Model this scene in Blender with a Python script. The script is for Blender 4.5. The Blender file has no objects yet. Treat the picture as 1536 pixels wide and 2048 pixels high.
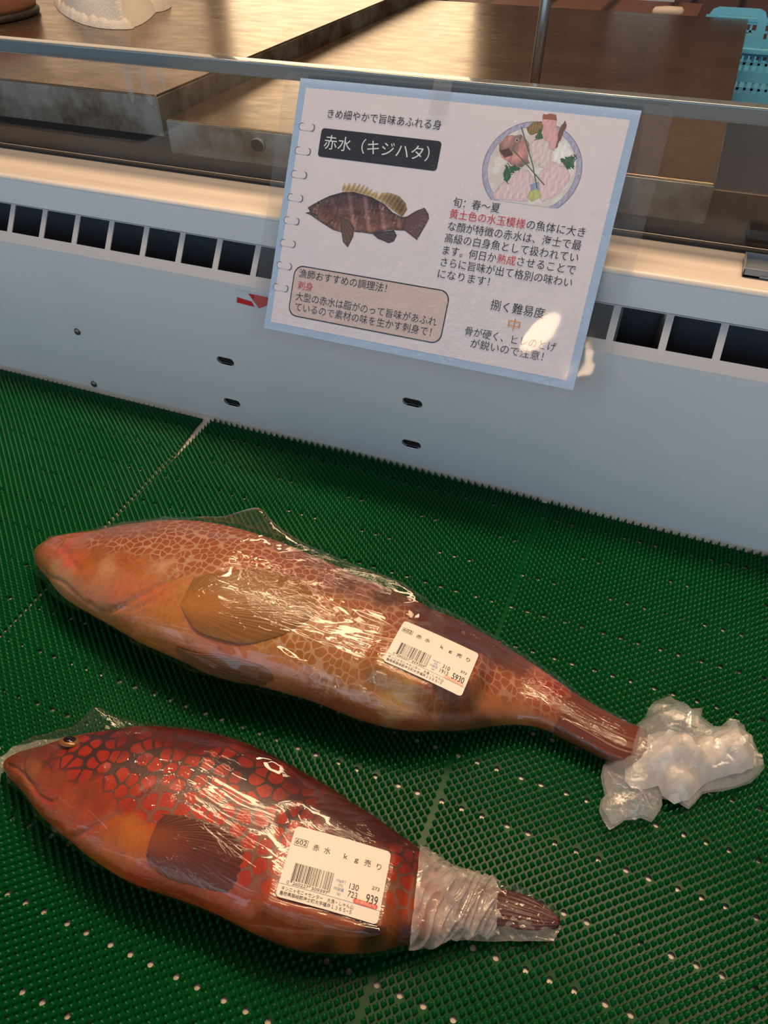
import bpy, bmesh, math, random
import numpy as np
from mathutils import Vector, Matrix, noise as mn
from mathutils.geometry import delaunay_2d_cdt

# ------------------------------------------------------------------ camera, light, exposure
SC = bpy.context.scene
COL = SC.collection
YAW, PIT, ROL, FPX, CAMZ = math.radians(-21.93), math.radians(42.23), math.radians(-.27), 1493.6, .5
_f = np.array([math.sin(YAW)*math.cos(PIT), math.cos(YAW)*math.cos(PIT), -math.sin(PIT)])
_r = np.array([math.cos(YAW), -math.sin(YAW), 0]); _u = np.cross(_r, _f)
_r2 = math.cos(ROL)*_r+math.sin(ROL)*_u; _u2 = -math.sin(ROL)*_r+math.cos(ROL)*_u
cam = bpy.data.cameras.new('camera'); camo = bpy.data.objects.new('camera', cam); COL.objects.link(camo)
cam.sensor_fit = 'HORIZONTAL'; cam.sensor_width = 36; cam.lens = 36*FPX/1536; cam.clip_start = .02; cam.clip_end = 30
camo.matrix_world = Matrix([[_r2[0], _u2[0], -_f[0], 0], [_r2[1], _u2[1], -_f[1], 0], [_r2[2], _u2[2], -_f[2], CAMZ], [0, 0, 0, 1]])
SC.camera = camo
SC.view_settings.view_transform = 'Standard'; SC.view_settings.look = 'None'
SC.view_settings.gamma = 1; SC.view_settings.use_curve_mapping = False
SC.view_settings.exposure = 0.0
SC.cycles.transparent_max_bounces = 32; SC.cycles.max_bounces = 8
SC.cycles.caustics_reflective = False; SC.cycles.caustics_refractive = False
SC.cycles.sample_clamp_indirect = 3.0

def area(name, loc, target, sx, sy, power, color):
    l = bpy.data.lights.new(name, 'AREA'); l.shape = 'RECTANGLE'; l.size = sx; l.size_y = sy; l.energy = power; l.color = color
    o = bpy.data.objects.new(name, l); COL.objects.link(o); o.location = loc
    o.rotation_euler = (Vector(target)-Vector(loc)).to_track_quat('-Z', 'Y').to_euler(); return o
WARM = (1, .70, .43); COOL = (.60, .80, 1.0)
area('canopy_strip_lamp', (-.15, .88, 1.55), (-.15, .40, 0), 1.3, .20, 23, WARM)
area('shopfront_daylight', (-.5, -3.2, .9), (-.3, .6, .1), 7.0, 1.9, 74, COOL)
def bulb(name, loc, power, r, color=WARM):
    l = bpy.data.lights.new(name, 'POINT'); l.energy = power; l.shadow_soft_size = r; l.color = color
    o = bpy.data.objects.new(name, l); COL.objects.link(o); o.location = loc
bulb('aisle_spot_lamp', (-.33, -1.45, 1.46), 7, .10)
bulb('left_spot_lamp', (-1.1, .75, 1.5), 6, .03)
bulb('case_spot_lamp', (-.20, .48, 1.5), 6, .06)
bulb('right_spot_lamp', (.55, .70, 1.5), 6, .03)
bulb('kitchen_lamp', (-1.1, 1.5, 1.7), 16, .10)
bulb('kitchen_lamp', (-.2, 1.4, 1.8), 7, .10)
W = bpy.data.worlds.new('world'); SC.world = W; W.use_nodes = True
_t = W.node_tree; _c = _t.nodes.new('ShaderNodeTexCoord'); _s = _t.nodes.new('ShaderNodeSeparateXYZ'); _m = _t.nodes.new('ShaderNodeValToRGB')
_t.links.new(_c.outputs['Generated'], _s.inputs[0]); _q = _t.nodes.new('ShaderNodeMath'); _q.operation = 'MULTIPLY_ADD'; _q.inputs[1].default_value = .5; _q.inputs[2].default_value = .5
_t.links.new(_s.outputs[1], _q.inputs[0]); _t.links.new(_q.outputs[0], _m.inputs[0]); _t.links.new(_m.outputs[0], _t.nodes['Background'].inputs[0])
_e = _m.color_ramp.elements; _e[0].position = .25; _e[0].color = (.15, .20, .26, 1); _e[1].position = .70; _e[1].color = (.20, .14, .10, 1)   # cool shop side, warm kitchen side
W.node_tree.nodes['Background'].inputs[1].default_value = .85

# ------------------------------------------------------------------ helpers
def s2l(c):
    c = np.asarray(c, float)/255
    return np.where(c <= .04045, c/12.92, ((c+.055)/1.055)**2.4)
def C4(r, g, b): return (*[float(v) for v in s2l((r, g, b))], 1)
def mat(name, col=(200, 200, 200), rough=.5, metal=0, **k):
    m = bpy.data.materials.new(name); m.use_nodes = True; b = m.node_tree.nodes['Principled BSDF']
    b.inputs['Base Color'].default_value = C4(*col); b.inputs['Roughness'].default_value = rough; b.inputs['Metallic'].default_value = metal
    for kk, v in k.items(): b.inputs[kk.replace('_', ' ')].default_value = v
    return m
class N:
    """tiny node helper"""
    def __init__(s, m): s.nt = m.node_tree; s.b = s.nt.nodes.get('Principled BSDF'); s.out = s.nt.nodes['Material Output']
    def n(s, t, **k):
        o = s.nt.nodes.new(t)
        for a, v in k.items():
            if a.startswith('i_'): o.inputs[a[2:].replace('_', ' ')].default_value = v
            else: setattr(o, a, v)
        return o
    def l(s, a, b): s.nt.links.new(a, b)
    def math(s, op, a, b=None, c=None):
        o = s.n('ShaderNodeMath', operation=op)
        for i, v in enumerate((a, b, c)):
            if v is None: continue
            if isinstance(v, (int, float)): o.inputs[i].default_value = v
            else: s.l(v, o.inputs[i])
        return o.outputs[0]
    def mix(s, f, a, b, blend='MIX'):
        o = s.n('ShaderNodeMix', data_type='RGBA', blend_type=blend)
        for i, v in ((0, f), (6, a), (7, b)):
            if isinstance(v, (int, float)): o.inputs[i].default_value = v
            elif isinstance(v, tuple): o.inputs[i].default_value = v
            else: s.l(v, o.inputs[i])
        return o.outputs[2]
    def ramp(s, f, stops):
        o = s.n('ShaderNodeValToRGB'); e = o.color_ramp.elements
        while len(e) < len(stops): e.new(.5)
        for el, (p, c) in zip(e, stops): el.position = p; el.color = c
        s.l(f, o.inputs[0]); return o.outputs[0]
    def noise(s, vec, scale, detail=3, rough=.55, dist=0, dim='3D'):
        o = s.n('ShaderNodeTexNoise', noise_dimensions=dim); o.inputs['Scale'].default_value = scale; o.inputs['Detail'].default_value = detail
        o.inputs['Roughness'].default_value = rough; o.inputs['Distortion'].default_value = dist
        if vec is not None: s.l(vec, o.inputs['Vector'])
        return o.outputs['Fac']
    def mapping(s, vec, scale=(1, 1, 1), rot=(0, 0, 0)):
        o = s.n('ShaderNodeMapping'); o.inputs['Scale'].default_value = scale; o.inputs['Rotation'].default_value = rot; s.l(vec, o.inputs[0]); return o.outputs[0]
    def obj(s): return s.n('ShaderNodeTexCoord').outputs['Object']
    def bump(s, h, strength=.3, dist=.001, nrm=None):
        o = s.n('ShaderNodeBump'); o.inputs['Strength'].default_value = strength; o.inputs['Distance'].default_value = dist; s.l(h, o.inputs['Height'])
        if nrm is not None: s.l(nrm, o.inputs['Normal'])
        return o.outputs[0]

def mesh(name, V, F, m=None, parent=None, smooth=False, loc=(0, 0, 0)):
    me = bpy.data.meshes.new(name); me.from_pydata([tuple(map(float, v)) for v in V], [], [tuple(map(int, f)) for f in F])
    if m is not None:
        for mm in (m if isinstance(m, (list, tuple)) else [m]): me.materials.append(mm)
    if smooth: me.shade_smooth()
    o = bpy.data.objects.new(name, me); COL.objects.link(o); o.location = loc
    if parent is not None: o.parent = parent
    return o
def grid_faces(nu, nv, wrapv=False):
    i = np.arange(nu-1)[:, None]; j = np.arange(nv if wrapv else nv-1)[None]
    a = i*nv+j; b = i*nv+(j+1) % nv; return np.stack([a, (a+nv), (b+nv), b], -1).reshape(-1, 4)
def fast_mesh(name, V, F, m, parent=None, smooth=True):
    """V (n,3), F (k,3|4) numpy arrays"""
    me = bpy.data.meshes.new(name); V = np.asarray(V, np.float32); F = np.asarray(F, np.int32); k, w = F.shape
    me.vertices.add(len(V)); me.vertices.foreach_set('co', V.ravel())
    me.loops.add(k*w); me.loops.foreach_set('vertex_index', F.ravel())
    me.polygons.add(k); me.polygons.foreach_set('loop_start', np.arange(k, dtype=np.int32)*w)
    me.update(calc_edges=True); me.validate()
    if smooth: me.shade_smooth()
    for mm in (m if isinstance(m, (list, tuple)) else [m]): me.materials.append(mm)
    o = bpy.data.objects.new(name, me); COL.objects.link(o)
    if parent is not None: o.parent = parent
    return o
def box_vf(x0, x1, y0, y1, z0, z1):
    V = [(x, y, z) for z in (z0, z1) for y in (y0, y1) for x in (x0, x1)]
    return V, [(0, 2, 3, 1), (4, 5, 7, 6), (0, 1, 5, 4), (2, 6, 7, 3), (0, 4, 6, 2), (1, 3, 7, 5)]
class MB:
    def __init__(s): s.V = []; s.F = []; s.M = []
    def add(s, V, F, mi=0):
        o = len(s.V); s.V += [tuple(v) for v in V]; s.F += [tuple(i+o for i in f) for f in F]; s.M += [mi]*len(F); return s
    def box(s, *a, mi=0): return s.add(*box_vf(*a), mi=mi)
    def build(s, name, m, parent=None, smooth=False, bevel=0, seg=2):
        o = mesh(name, s.V, s.F, m, parent, smooth)
        if any(s.M): o.data.polygons.foreach_set('material_index', s.M)
        if bevel:
            b = o.modifiers.new('bevel', 'BEVEL'); b.width = bevel; b.segments = seg; b.limit_method = 'ANGLE'
            o.data.shade_smooth(); w = o.modifiers.new('wn', 'WEIGHTED_NORMAL')
        return o
def tube(mb, P, R, n=12, mi=0, cap=True):
    P = [Vector(p) for p in P]; R = R if isinstance(R, (list, tuple)) else [R]*len(P); V = []; F = []
    up = Vector((0, 0, 1))
    for i, p in enumerate(P):
        t = (P[min(i+1, len(P)-1)]-P[max(i-1, 0)]).normalized(); a = t.cross(up)
        if a.length < 1e-3: a = t.cross(Vector((1, 0, 0)))
        a.normalize(); b = t.cross(a)
        for k in range(n):
            q = 2*math.pi*k/n; V.append(p+a*(R[i]*math.cos(q))+b*(R[i]*math.sin(q)))
    for i in range(len(P)-1):
        for k in range(n): F.append((i*n+k, i*n+(k+1) % n, (i+1)*n+(k+1) % n, (i+1)*n+k))
    if cap: F += [tuple(range(n))[::-1], tuple(range((len(P)-1)*n, len(P)*n))]
    mb.add(V, F, mi)
def empty(name, loc=(0, 0, 0)):
    o = bpy.data.objects.new(name, None); COL.objects.link(o); o.location = loc; o.empty_display_size = .02; return o
def tag(o, label=None, cat=None, group=None, kind=None):
    for k, v in (('label', label), ('category', cat), ('group', group), ('kind', kind)):
        if v: o[k] = v
    return o
def inpoly(P, poly):
    P = np.asarray(P, float); x, y = P[..., 0], P[..., 1]; r = np.zeros(x.shape, bool); n = len(poly)
    for i in range(n):
        x0, y0 = poly[i]; x1, y1 = poly[(i+1) % n]
        if y0 == y1: continue
        r ^= ((y0 > y) != (y1 > y)) & (x < (x1-x0)*(y-y0)/(y1-y0)+x0)
    return r
def segdist(P, poly, closed=False):
    P = np.asarray(P, float); d = np.full(P.shape[:-1], 1e9); n = len(poly)
    for i in range(n if closed else n-1):
        a = np.array(poly[i], float); b = np.array(poly[(i+1) % n], float); ab = b-a
        t = np.clip(((P-a)@ab)/(ab@ab+1e-12), 0, 1); d = np.minimum(d, np.linalg.norm(P-a-t[..., None]*ab, axis=-1))
    return d
def cdt(outer, holes=(), extra=()):
    """triangulate polygon with holes -> verts2d, tris"""
    P = []; E = []
    for L in [outer]+list(holes):
        o = len(P); P += [tuple(p) for p in L]; E += [(o+i, o+(i+1) % len(L)) for i in range(len(L))]
    P += [tuple(p) for p in extra]
    v, e, f, *_ = delaunay_2d_cdt([Vector(p) for p in P], E, [], 1 if not holes else 0, 1e-7)
    V = np.array([tuple(x) for x in v]); T = np.array([t for t in f if len(t) == 3]); c = V[T].mean(1)
    k = inpoly(c, outer)
    for h in holes: k &= ~((np.abs(c-np.mean(h, 0)).max(1) < np.ptp(np.array(h), 0).max()) & inpoly(c, h))
    return V, T[k]
def slab(name, V2, T, thick, fn, m, parent=None, smooth=False):
    """extrude a flat triangulation; fn(u,v,w)->xyz"""
    n = len(V2); V = [fn(u, v, 0) for u, v in V2]+[fn(u, v, thick) for u, v in V2]
    F = [tuple(t) for t in T]+[tuple(i+n for i in t[::-1]) for t in T]
    ed = {}
    for t in T:
        for a, b in ((t[0], t[1]), (t[1], t[2]), (t[2], t[0])): ed[(a, b)] = 1
    for (a, b) in ed:
        if (b, a) not in ed: F.append((b, a, a+n, b+n))
    return mesh(name, V, F, m, parent, smooth)
def wav(P, f, seed, k=6):
    """smooth pseudo noise from random plane waves, about -1..1; P (...,d)"""
    rs = np.random.RandomState(seed); P = np.asarray(P, float); d = P.shape[-1]; o = 0
    for i in range(k):
        v = rs.normal(size=d); v /= np.linalg.norm(v); o = o+np.sin(P@(v*f*rs.uniform(.6, 1.5))+rs.uniform(0, 6.28))
    return o/math.sqrt(k)/1.2
def circle(cx, cy, r, n=10, a0=0): return [(cx+r*math.cos(a0+2*math.pi*i/n), cy+r*math.sin(a0+2*math.pi*i/n)) for i in range(n)]
def rrect(x0, y0, x1, y1, r, n=5):
    o = []
    for cx, cy, a in ((x1-r, y1-r, 0), (x0+r, y1-r, 90), (x0+r, y0+r, 180), (x1-r, y0+r, 270)):
        for i in range(n+1): t = math.radians(a+90*i/n); o.append((cx+r*math.cos(t), cy+r*math.sin(t)))
    return o

# text as flat mesh data (built-in font)
def text_vf(body, x0, yb, x1, em, bold=0.0):
    """glyph outlines filled; x from x0 to x1, baseline yb (y down), em height. returns V (u,v) and faces"""
    cu = bpy.data.curves.new('t', 'FONT'); cu.body = body; cu.size = em; cu.resolution_u = 3; cu.offset = bold; cu.fill_mode = 'BOTH'
    o = bpy.data.objects.new('t', cu); COL.objects.link(o)
    dg = bpy.context.evaluated_depsgraph_get(); dg.update(); me = bpy.data.meshes.new_from_object(o.evaluated_get(dg))
    V = np.array([v.co[:2] for v in me.vertices]); F = [tuple(p.vertices) for p in me.polygons]
    bpy.data.objects.remove(o); bpy.data.curves.remove(cu); bpy.data.meshes.remove(me)
    if len(V) == 0: return [], []
    a, b = V[:, 0].min(), V[:, 0].max(); k = (x1-x0)/(b-a) if x1 is not None else 1
    return [(x0+(x-a)*k, yb-y) for x, y in V], F
# ------------------------------------------------------------------ materials of the setting
def film_mat(name, haze=.03, rough=.06, ior=1.5, bump=None, tint=(1, 1, 1), hazecol=(235, 235, 235), bs=.5, bd=.001, geofresnel=False):
    m = bpy.data.materials.new(name); m.use_nodes = True; k = N(m); k.nt.nodes.remove(k.b)
    tr = k.n('ShaderNodeBsdfTransparent'); tr.inputs[0].default_value = (*tint, 1)
    gl = k.n('ShaderNodeBsdfGlossy'); gl.inputs['Roughness'].default_value = rough; gl.inputs[0].default_value = (1, 1, 1, 1)
    fr = k.n('ShaderNodeFresnel'); bf = k.n('ShaderNodeNewGeometry').outputs['Backfacing']   # a thin sheet mirrors the same from either side
    k.l(k.math('ADD', ior, k.math('MULTIPLY', bf, 1/ior-ior)), fr.inputs[0])
    df = k.n('ShaderNodeBsdfDiffuse'); df.inputs[0].default_value = C4(*hazecol)
    a = k.n('ShaderNodeMixShader'); b = k.n('ShaderNodeMixShader')
    if bump:
        h = bump(k); bn = k.bump(h, bs, bd)
        for x in ((gl,) if geofresnel else (gl, fr)): k.l(bn, x.inputs['Normal'])
    if callable(haze): k.l(haze(k), a.inputs[0])
    else: a.inputs[0].default_value = haze
    k.l(tr.outputs[0], a.inputs[1]); k.l(df.outputs[0], a.inputs[2])
    k.l(fr.outputs[0], b.inputs[0]); k.l(a.outputs[0], b.inputs[1]); k.l(gl.outputs[0], b.inputs[2]); k.l(b.outputs[0], k.out.inputs[0])
    return m
def steel_mat(name, c0, c1, rough=.3, streak=(4, 9, 9)):
    m = mat(name, c0, rough, .92); k = N(m); o = k.obj()
    n = k.noise(k.mapping(o, streak), 6, 5); n2 = k.noise(o, 3.2, 4, .6, 1.0); n3 = k.noise(o, 40, 3)
    k.l(k.mix(k.ramp(n2, [(.3, (0, 0, 0, 1)), (.7, (1, 1, 1, 1))]), C4(*c0), C4(*c1)), k.b.inputs['Base Color'])
    k.l(k.math('ADD', k.math('MULTIPLY', n, .22), rough-.1), k.b.inputs['Roughness'])
    k.l(k.bump(k.math('ADD', n, k.math('MULTIPLY', n3, .5)), .06, .0010), k.b.inputs['Normal']); return m
M = {}
M['enamel'] = mat('white_enamel_steel', (226, 226, 226), .28)
k = N(M['enamel']); n = k.noise(k.obj(), 9, 4); k.l(k.mix(n, C4(208, 210, 212), C4(222, 222, 222)), k.b.inputs['Base Color']); k.l(k.bump(k.noise(k.obj(), 260, 2), .03, .0005), k.b.inputs['Normal'])
M['ledge'] = mat('warm_lit_enamel', (212, 200, 186), .33)  # white enamel tinted cream, carrying the warm overhead light in its colour
k = N(M['ledge']); n = k.noise(k.mapping(k.obj(), (1, 22, 22)), 3, 4); k.l(k.mix(k.ramp(n, [(.35, (0, 0, 0, 1)), (.75, (1, 1, 1, 1))]), C4(204, 190, 176), C4(224, 212, 198)), k.b.inputs['Base Color'])
M['enamel_dimmed'] = mat('dimmed_enamel', (172, 174, 178), .3)  # same enamel darkened for the vent strip to offset the lamp's brightening
M['void'] = mat('shaded_duct', (44, 52, 64), .5)  # dark colour stands in for the shade inside the duct
M['rivet'] = mat('screw_steel', (120, 118, 112), .35, .8)
M['table'] = steel_mat('stained_steel', (156, 134, 108), (118, 98, 78), .24)
M['tablefront'] = mat('stained_steel_edge', (130, 126, 112), .42, .7)
k = N(M['tablefront']); o = k.obj(); n = k.noise(o, 14, 6, .65); n2 = k.noise(k.mapping(o, (1, 1, .3)), 55, 4, .7)
k.l(k.mix(k.ramp(n, [(.38, (0, 0, 0, 1)), (.62, (1, 1, 1, 1))]), C4(95, 80, 62), C4(150, 152, 145)), k.b.inputs['Base Color']); k.l(k.math('ADD', k.math('MULTIPLY', n2, .35), .25), k.b.inputs['Roughness'])
M['chrome'] = mat('chrome', (150, 146, 142), .32, .85)
M['rail'] = mat('rail_plastic', (118, 128, 132), .14, .35, Coat_Weight=.6)
M['smear'] = film_mat('dried_water_smear', .22, .15, 1.4, hazecol=(190, 196, 198))
M['pane'] = film_mat('clear_acrylic', .006, .02, 1.45, hazecol=(190, 185, 175))
M['gasket'] = mat('black_rubber', (16, 14, 13), .6)
M['gutter'] = mat('wet_dark_channel', (72, 62, 54), .3, .3)
k = N(M['gutter']); n = k.noise(k.obj(), 18, 6, .7); k.l(k.mix(n, C4(50, 42, 36), C4(96, 84, 74)), k.b.inputs['Base Color'])
M['navy'] = mat('navy_plastic', (34, 42, 62), .45)
k = N(M['navy']); n = k.noise(k.obj(), 60, 5, .7); k.l(k.mix(k.ramp(n, [(.62, (0, 0, 0, 1)), (.72, (1, 1, 1, 1))]), C4(34, 42, 62), C4(80, 84, 92)), k.b.inputs['Base Color'])
M['crate'] = mat('light_blue_plastic', (100, 178, 205), .4)

def smoothpoly_(poly, it=2):
    for _ in range(it):
        o = []
        for i in range(len(poly)):
            a, b = np.array(poly[i], float), np.array(poly[(i+1) % len(poly)], float); o += [tuple(.75*a+.25*b), tuple(.25*a+.75*b)]
        poly = o
    return poly
# ------------------------------------------------------------------ display case
X0, X1 = -1.15, .36
YW, ZC, YL, ZL, YG = .583, .177, .607, .239, .680
case = tag(empty('display_case', (0, .583, -.02)), 'white enamelled refrigerated display case with slotted back wall and beige lit ledge', 'display case')
def P(o, root=case):
    o.parent = root; o.matrix_parent_inverse = Matrix.Translation(-root.location); return o
# back panel with oblong slots (u = x, v = z)
slots = [(-.4152, .0860), (-.4155, .0335), (-.2039, .0854), (-.2038, .0345)]
holes = []
for cx, cz in slots: holes.append(rrect(cx-.0105, cz-.0045, cx+.0105, cz+.0045, .0044, 5))
V2, T = cdt([(X0, .007), (X1, .007), (X1, ZC), (X0, ZC)], holes)
P(slab('back_panel', V2, T, .0025, lambda u, v, w: (u, YW+w, v), M['enamel']))
for cx, cz in slots:  # rolled lip round each slot
    mb = MB(); L = rrect(cx-.0105, cz-.0045, cx+.0105, cz+.0045, .0044, 5); Lo = rrect(cx-.0122, cz-.0062, cx+.0122, cz+.0062, .006, 5); n = len(L)
    V = [(a, YW-.0009, b) for a, b in L]+[(a, YW-.0001, b) for a, b in Lo]+[(a, YW+.003, b) for a, b in L]
    mb.add(V, [(i, (i+1) % n, n+(i+1) % n, n+i) for i in range(n)]+[((i+1) % n, i, 2*n+i, 2*n+(i+1) % n) for i in range(n)])
    P(mb.build('slot_rim', M['enamel'], smooth=True))
for cx, cz in slots: P(MB().box(cx-.02, cx+.02, YW+.0035, YW+.03, cz-.012, cz+.012).build('slot_shade_box', M['gasket']))  # black boxes stand in for the darkness behind the slots
# cove + deck
prof = [(YW, .0084)]+[(YW-.007*(1-math.cos(t)), .007-.007*math.sin(t)) for t in np.linspace(0, math.pi/2, 8)[1:]]+[(-.25, 0)]
V = [(x, y, z-.0012) for x in (X0, X1) for y, z in prof]; n = len(prof)
P(mesh('deck_plate', V, [(i, i+1, n+i+1, n+i) for i in range(n-1)], M['ledge'], smooth=True))
# slanted vent strip with rectangular openings, bars every 42.4 mm
dv = np.array([YL-YW, .209-ZC]); Lv = float(np.hypot(*dv)); dv = dv/Lv
v0, v1 = .0105, Lv-.0008
mb = MB(); th = .0012
def strip(u0, u1, a, b):
    nrm = (-dv[1]*0, dv[1], -dv[0])
    V = []
    for w in (0, th):
        for v in (a, b):
            for u in (u0, u1): V.append((u, YW+dv[0]*v+nrm[1]*w, ZC+dv[1]*v+nrm[2]*w))
    mb.add(V, [(0, 1, 3, 2), (4, 6, 7, 5), (0, 4, 5, 1), (2, 3, 7, 6), (0, 2, 6, 4), (1, 5, 7, 3)])
strip(X0, X1, 0, v0); strip(X0, X1, v1, Lv)
kk = -28
while True:
    c = .0092+.0424*kk
    if c > X1: break
    if c > X0: strip(c-.003, c+.003, v0, v1)
    kk += 1
P(mb.build('vent_strip', M['enamel_dimmed']))
# duct behind the vents
mb = MB(); mb.box(X0, X1, .640, .642, .05, .236); mb.box(X0, X1, .588, .642, .12, .122)
P(mb.build('duct_lining', M['void']))
mb = MB(); tube(mb, [(.004, .632, .15), (.010, .634, .232)], .006)
P(mb.build('duct_pipe', M['rivet'], smooth=True))
# upper band, rounded nose, ledge
r = .0045
prof = [(YL+.004, .2088), (YL, .2094), (YL, ZL-r)]+[(YL+r-r*math.cos(t), ZL-r+r*math.sin(t)) for t in np.linspace(0, math.pi/2, 8)]+[(YG+.012, ZL), (YG+.012, .15)]
V = [(x, y, z) for x in (X0, X1) for y, z in prof]; n = len(prof)
o = P(mesh('top_ledge', V, [(i, i+1, n+i+1, n+i) for i in range(n-1)], M['ledge'], smooth=True))
o.data.materials.append(M['enamel'])
for p in o.data.polygons:
    p.material_index = 1 if p.center[2] < ZL-r*.8 and p.center[1] < YL+.01 else 0
    p.use_smooth = 2 <= p.index <= 9
# screws
for cx, cz in ((-.6097, .082), (-.6091, .0125)):
    mb = MB(); ring = [(0, .0042, .0), (0, .0040, .0012), (0, .0028, .0022), (0, .0012, .0026)]
    V = []; nn = 14
    for _, rr, h in ring: V += [(cx+rr*math.cos(2*math.pi*i/nn), YW-h, cz+rr*math.sin(2*math.pi*i/nn)) for i in range(nn)]
    F = [(a*nn+i, a*nn+(i+1) % nn, (a+1)*nn+(i+1) % nn, (a+1)*nn+i) for a in range(3) for i in range(nn)]+[tuple(range(3*nn, 4*nn))]
    mb.add(V, F); P(mb.build('screw', M['rivet'], smooth=True))
# red arrow sticker on the back panel
M['paperwhite'] = mat('sticker_white', (206, 212, 216), .4); M['red'] = mat('sticker_red', (200, 40, 45), .4)
mb = MB()
mb.add([(-.3915, YW-.0006, .1575), (-.33, YW-.0006, .1495), (-.33, YW-.0006, .1705), (-.3890, YW-.0006, .1722)], [(0, 1, 2, 3)], 0)
mb.add([(-.3900, YW-.0009, .1580), (-.3700, YW-.0009, .1568), (-.3728, YW-.0009, .1620), (-.3888, YW-.0009, .1640)], [(0, 1, 2, 3)], 1)
mb.add([(-.3755, YW-.0009, .1700), (-.3655, YW-.0009, .1562), (-.3500, YW-.0009, .1640), (-.3540, YW-.0009, .1700)], [(0, 1, 2, 3)], 1)
P(tag(mb.build('arrow_sticker', [M['paperwhite'], M['red']]), 'red arrow printed sticker'))

# ------------------------------------------------------------------ clear screen on the ledge
scr = tag(empty('acrylic_screen', (0, YG, ZL)), 'clear acrylic splash screen with grey top rail standing along the ledge', 'screen')
mb = MB(); mb.box(X0, X1, YG-.002, YG+.003, ZL+.0015, .3430); P(mb.build('pane', M['pane']), scr)
mb = MB(); mb.box(X0, X1, YG-.0090, YG+.0050, .3365, .3488); P(mb.build('top_rail', M['rail'], bevel=.0015, seg=3), scr)
mb = MB(); mb.box(X0, X1, YG-.0035, YG+.0045, ZL, ZL+.0025); P(mb.build('gasket', M['gasket']), scr)
for i, pl in enumerate(([(-.548, .3360), (-.5465, .318), (-.5435, .300), (-.5400, .302), (-.5385, .320), (-.5330, .3360)], [(-.5300, .3360), (-.5260, .316), (-.5235, .302), (-.5190, .300), (-.5170, .306), (-.5200, .320), (-.5180, .3360)], [(-.5080, .3360), (-.5050, .322), (-.5020, .3150), (-.4985, .3180), (-.5000, .3360)])):
    V2, T = cdt(smoothpoly_(pl, 2)); P(mesh('water_smear', [(u, YG-.0024, v) for u, v in V2], [tuple(t) for t in T], M['smear']), scr)
# small grey clip holder lying on the ledge at the right
mb = MB()
mb.box(.0535, .110, .6285, .6640, ZL, ZL+.0028); mb.box(.0535, .110, .6285, .6300, ZL, ZL+.0075); mb.box(.0535, .0552, .6285, .6640, ZL, ZL+.0068); mb.box(.0535, .110, .6620, .6640, ZL, ZL+.0068)
mb.box(.066, .110, .6278, .6290, ZL+.001, ZL+.0030)
M['clip'] = mat('smoked_plastic', (112, 116, 120), .18, 0, Coat_Weight=.5)
tag(mb.build('card_holder', M['clip'], bevel=.0006), 'small grey plastic card holder lying on the ledge at the right', 'holder')

# ------------------------------------------------------------------ bristle mats
MG = mat('green_bristle_plastic', (8, 92, 46), .20, 0, Specular_IOR_Level=.14)
k = N(MG); o_ = k.obj(); n = k.noise(o_, 7, 4); z = k.n('ShaderNodeSeparateXYZ'); k.l(o_, z.inputs[0])
k.l(k.mix(n, C4(0, 66, 28), C4(2, 84, 38)), k.b.inputs['Base Color'])
k.b.inputs['Subsurface Weight'].default_value = 0
k.b.inputs['Transmission Weight'].default_value = 0
MGB = mat('green_mat_base', (2, 70, 30), .22, 0, Specular_IOR_Level=.08)
ROWY = [-.0335, .0065, .0462, .0860, .1259, .1655, .2054, .2463, .2840, .3215, .3590, .3962, .4370, .4775, .5185, .5600]
def hole_x(j, xa, xb):
    o = []
    for q in range(-160, 90):
        x = -.0423+round(q*4.4)*.0036+(.0 if j % 2 else .0002)
        if xa+.006 < x < xb-.006: o.append(x)
    return o
def zmat(x, y):
    a = .0020*np.exp(-(((x+.23)/.11)**2))*np.clip((y-.50)/.08, 0, 1)**2
    b = .0022*np.exp(-(((x-.19)/.05)**2))
    return a+b+.0003*np.sin(x*31+1)*np.cos(y*27)
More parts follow.
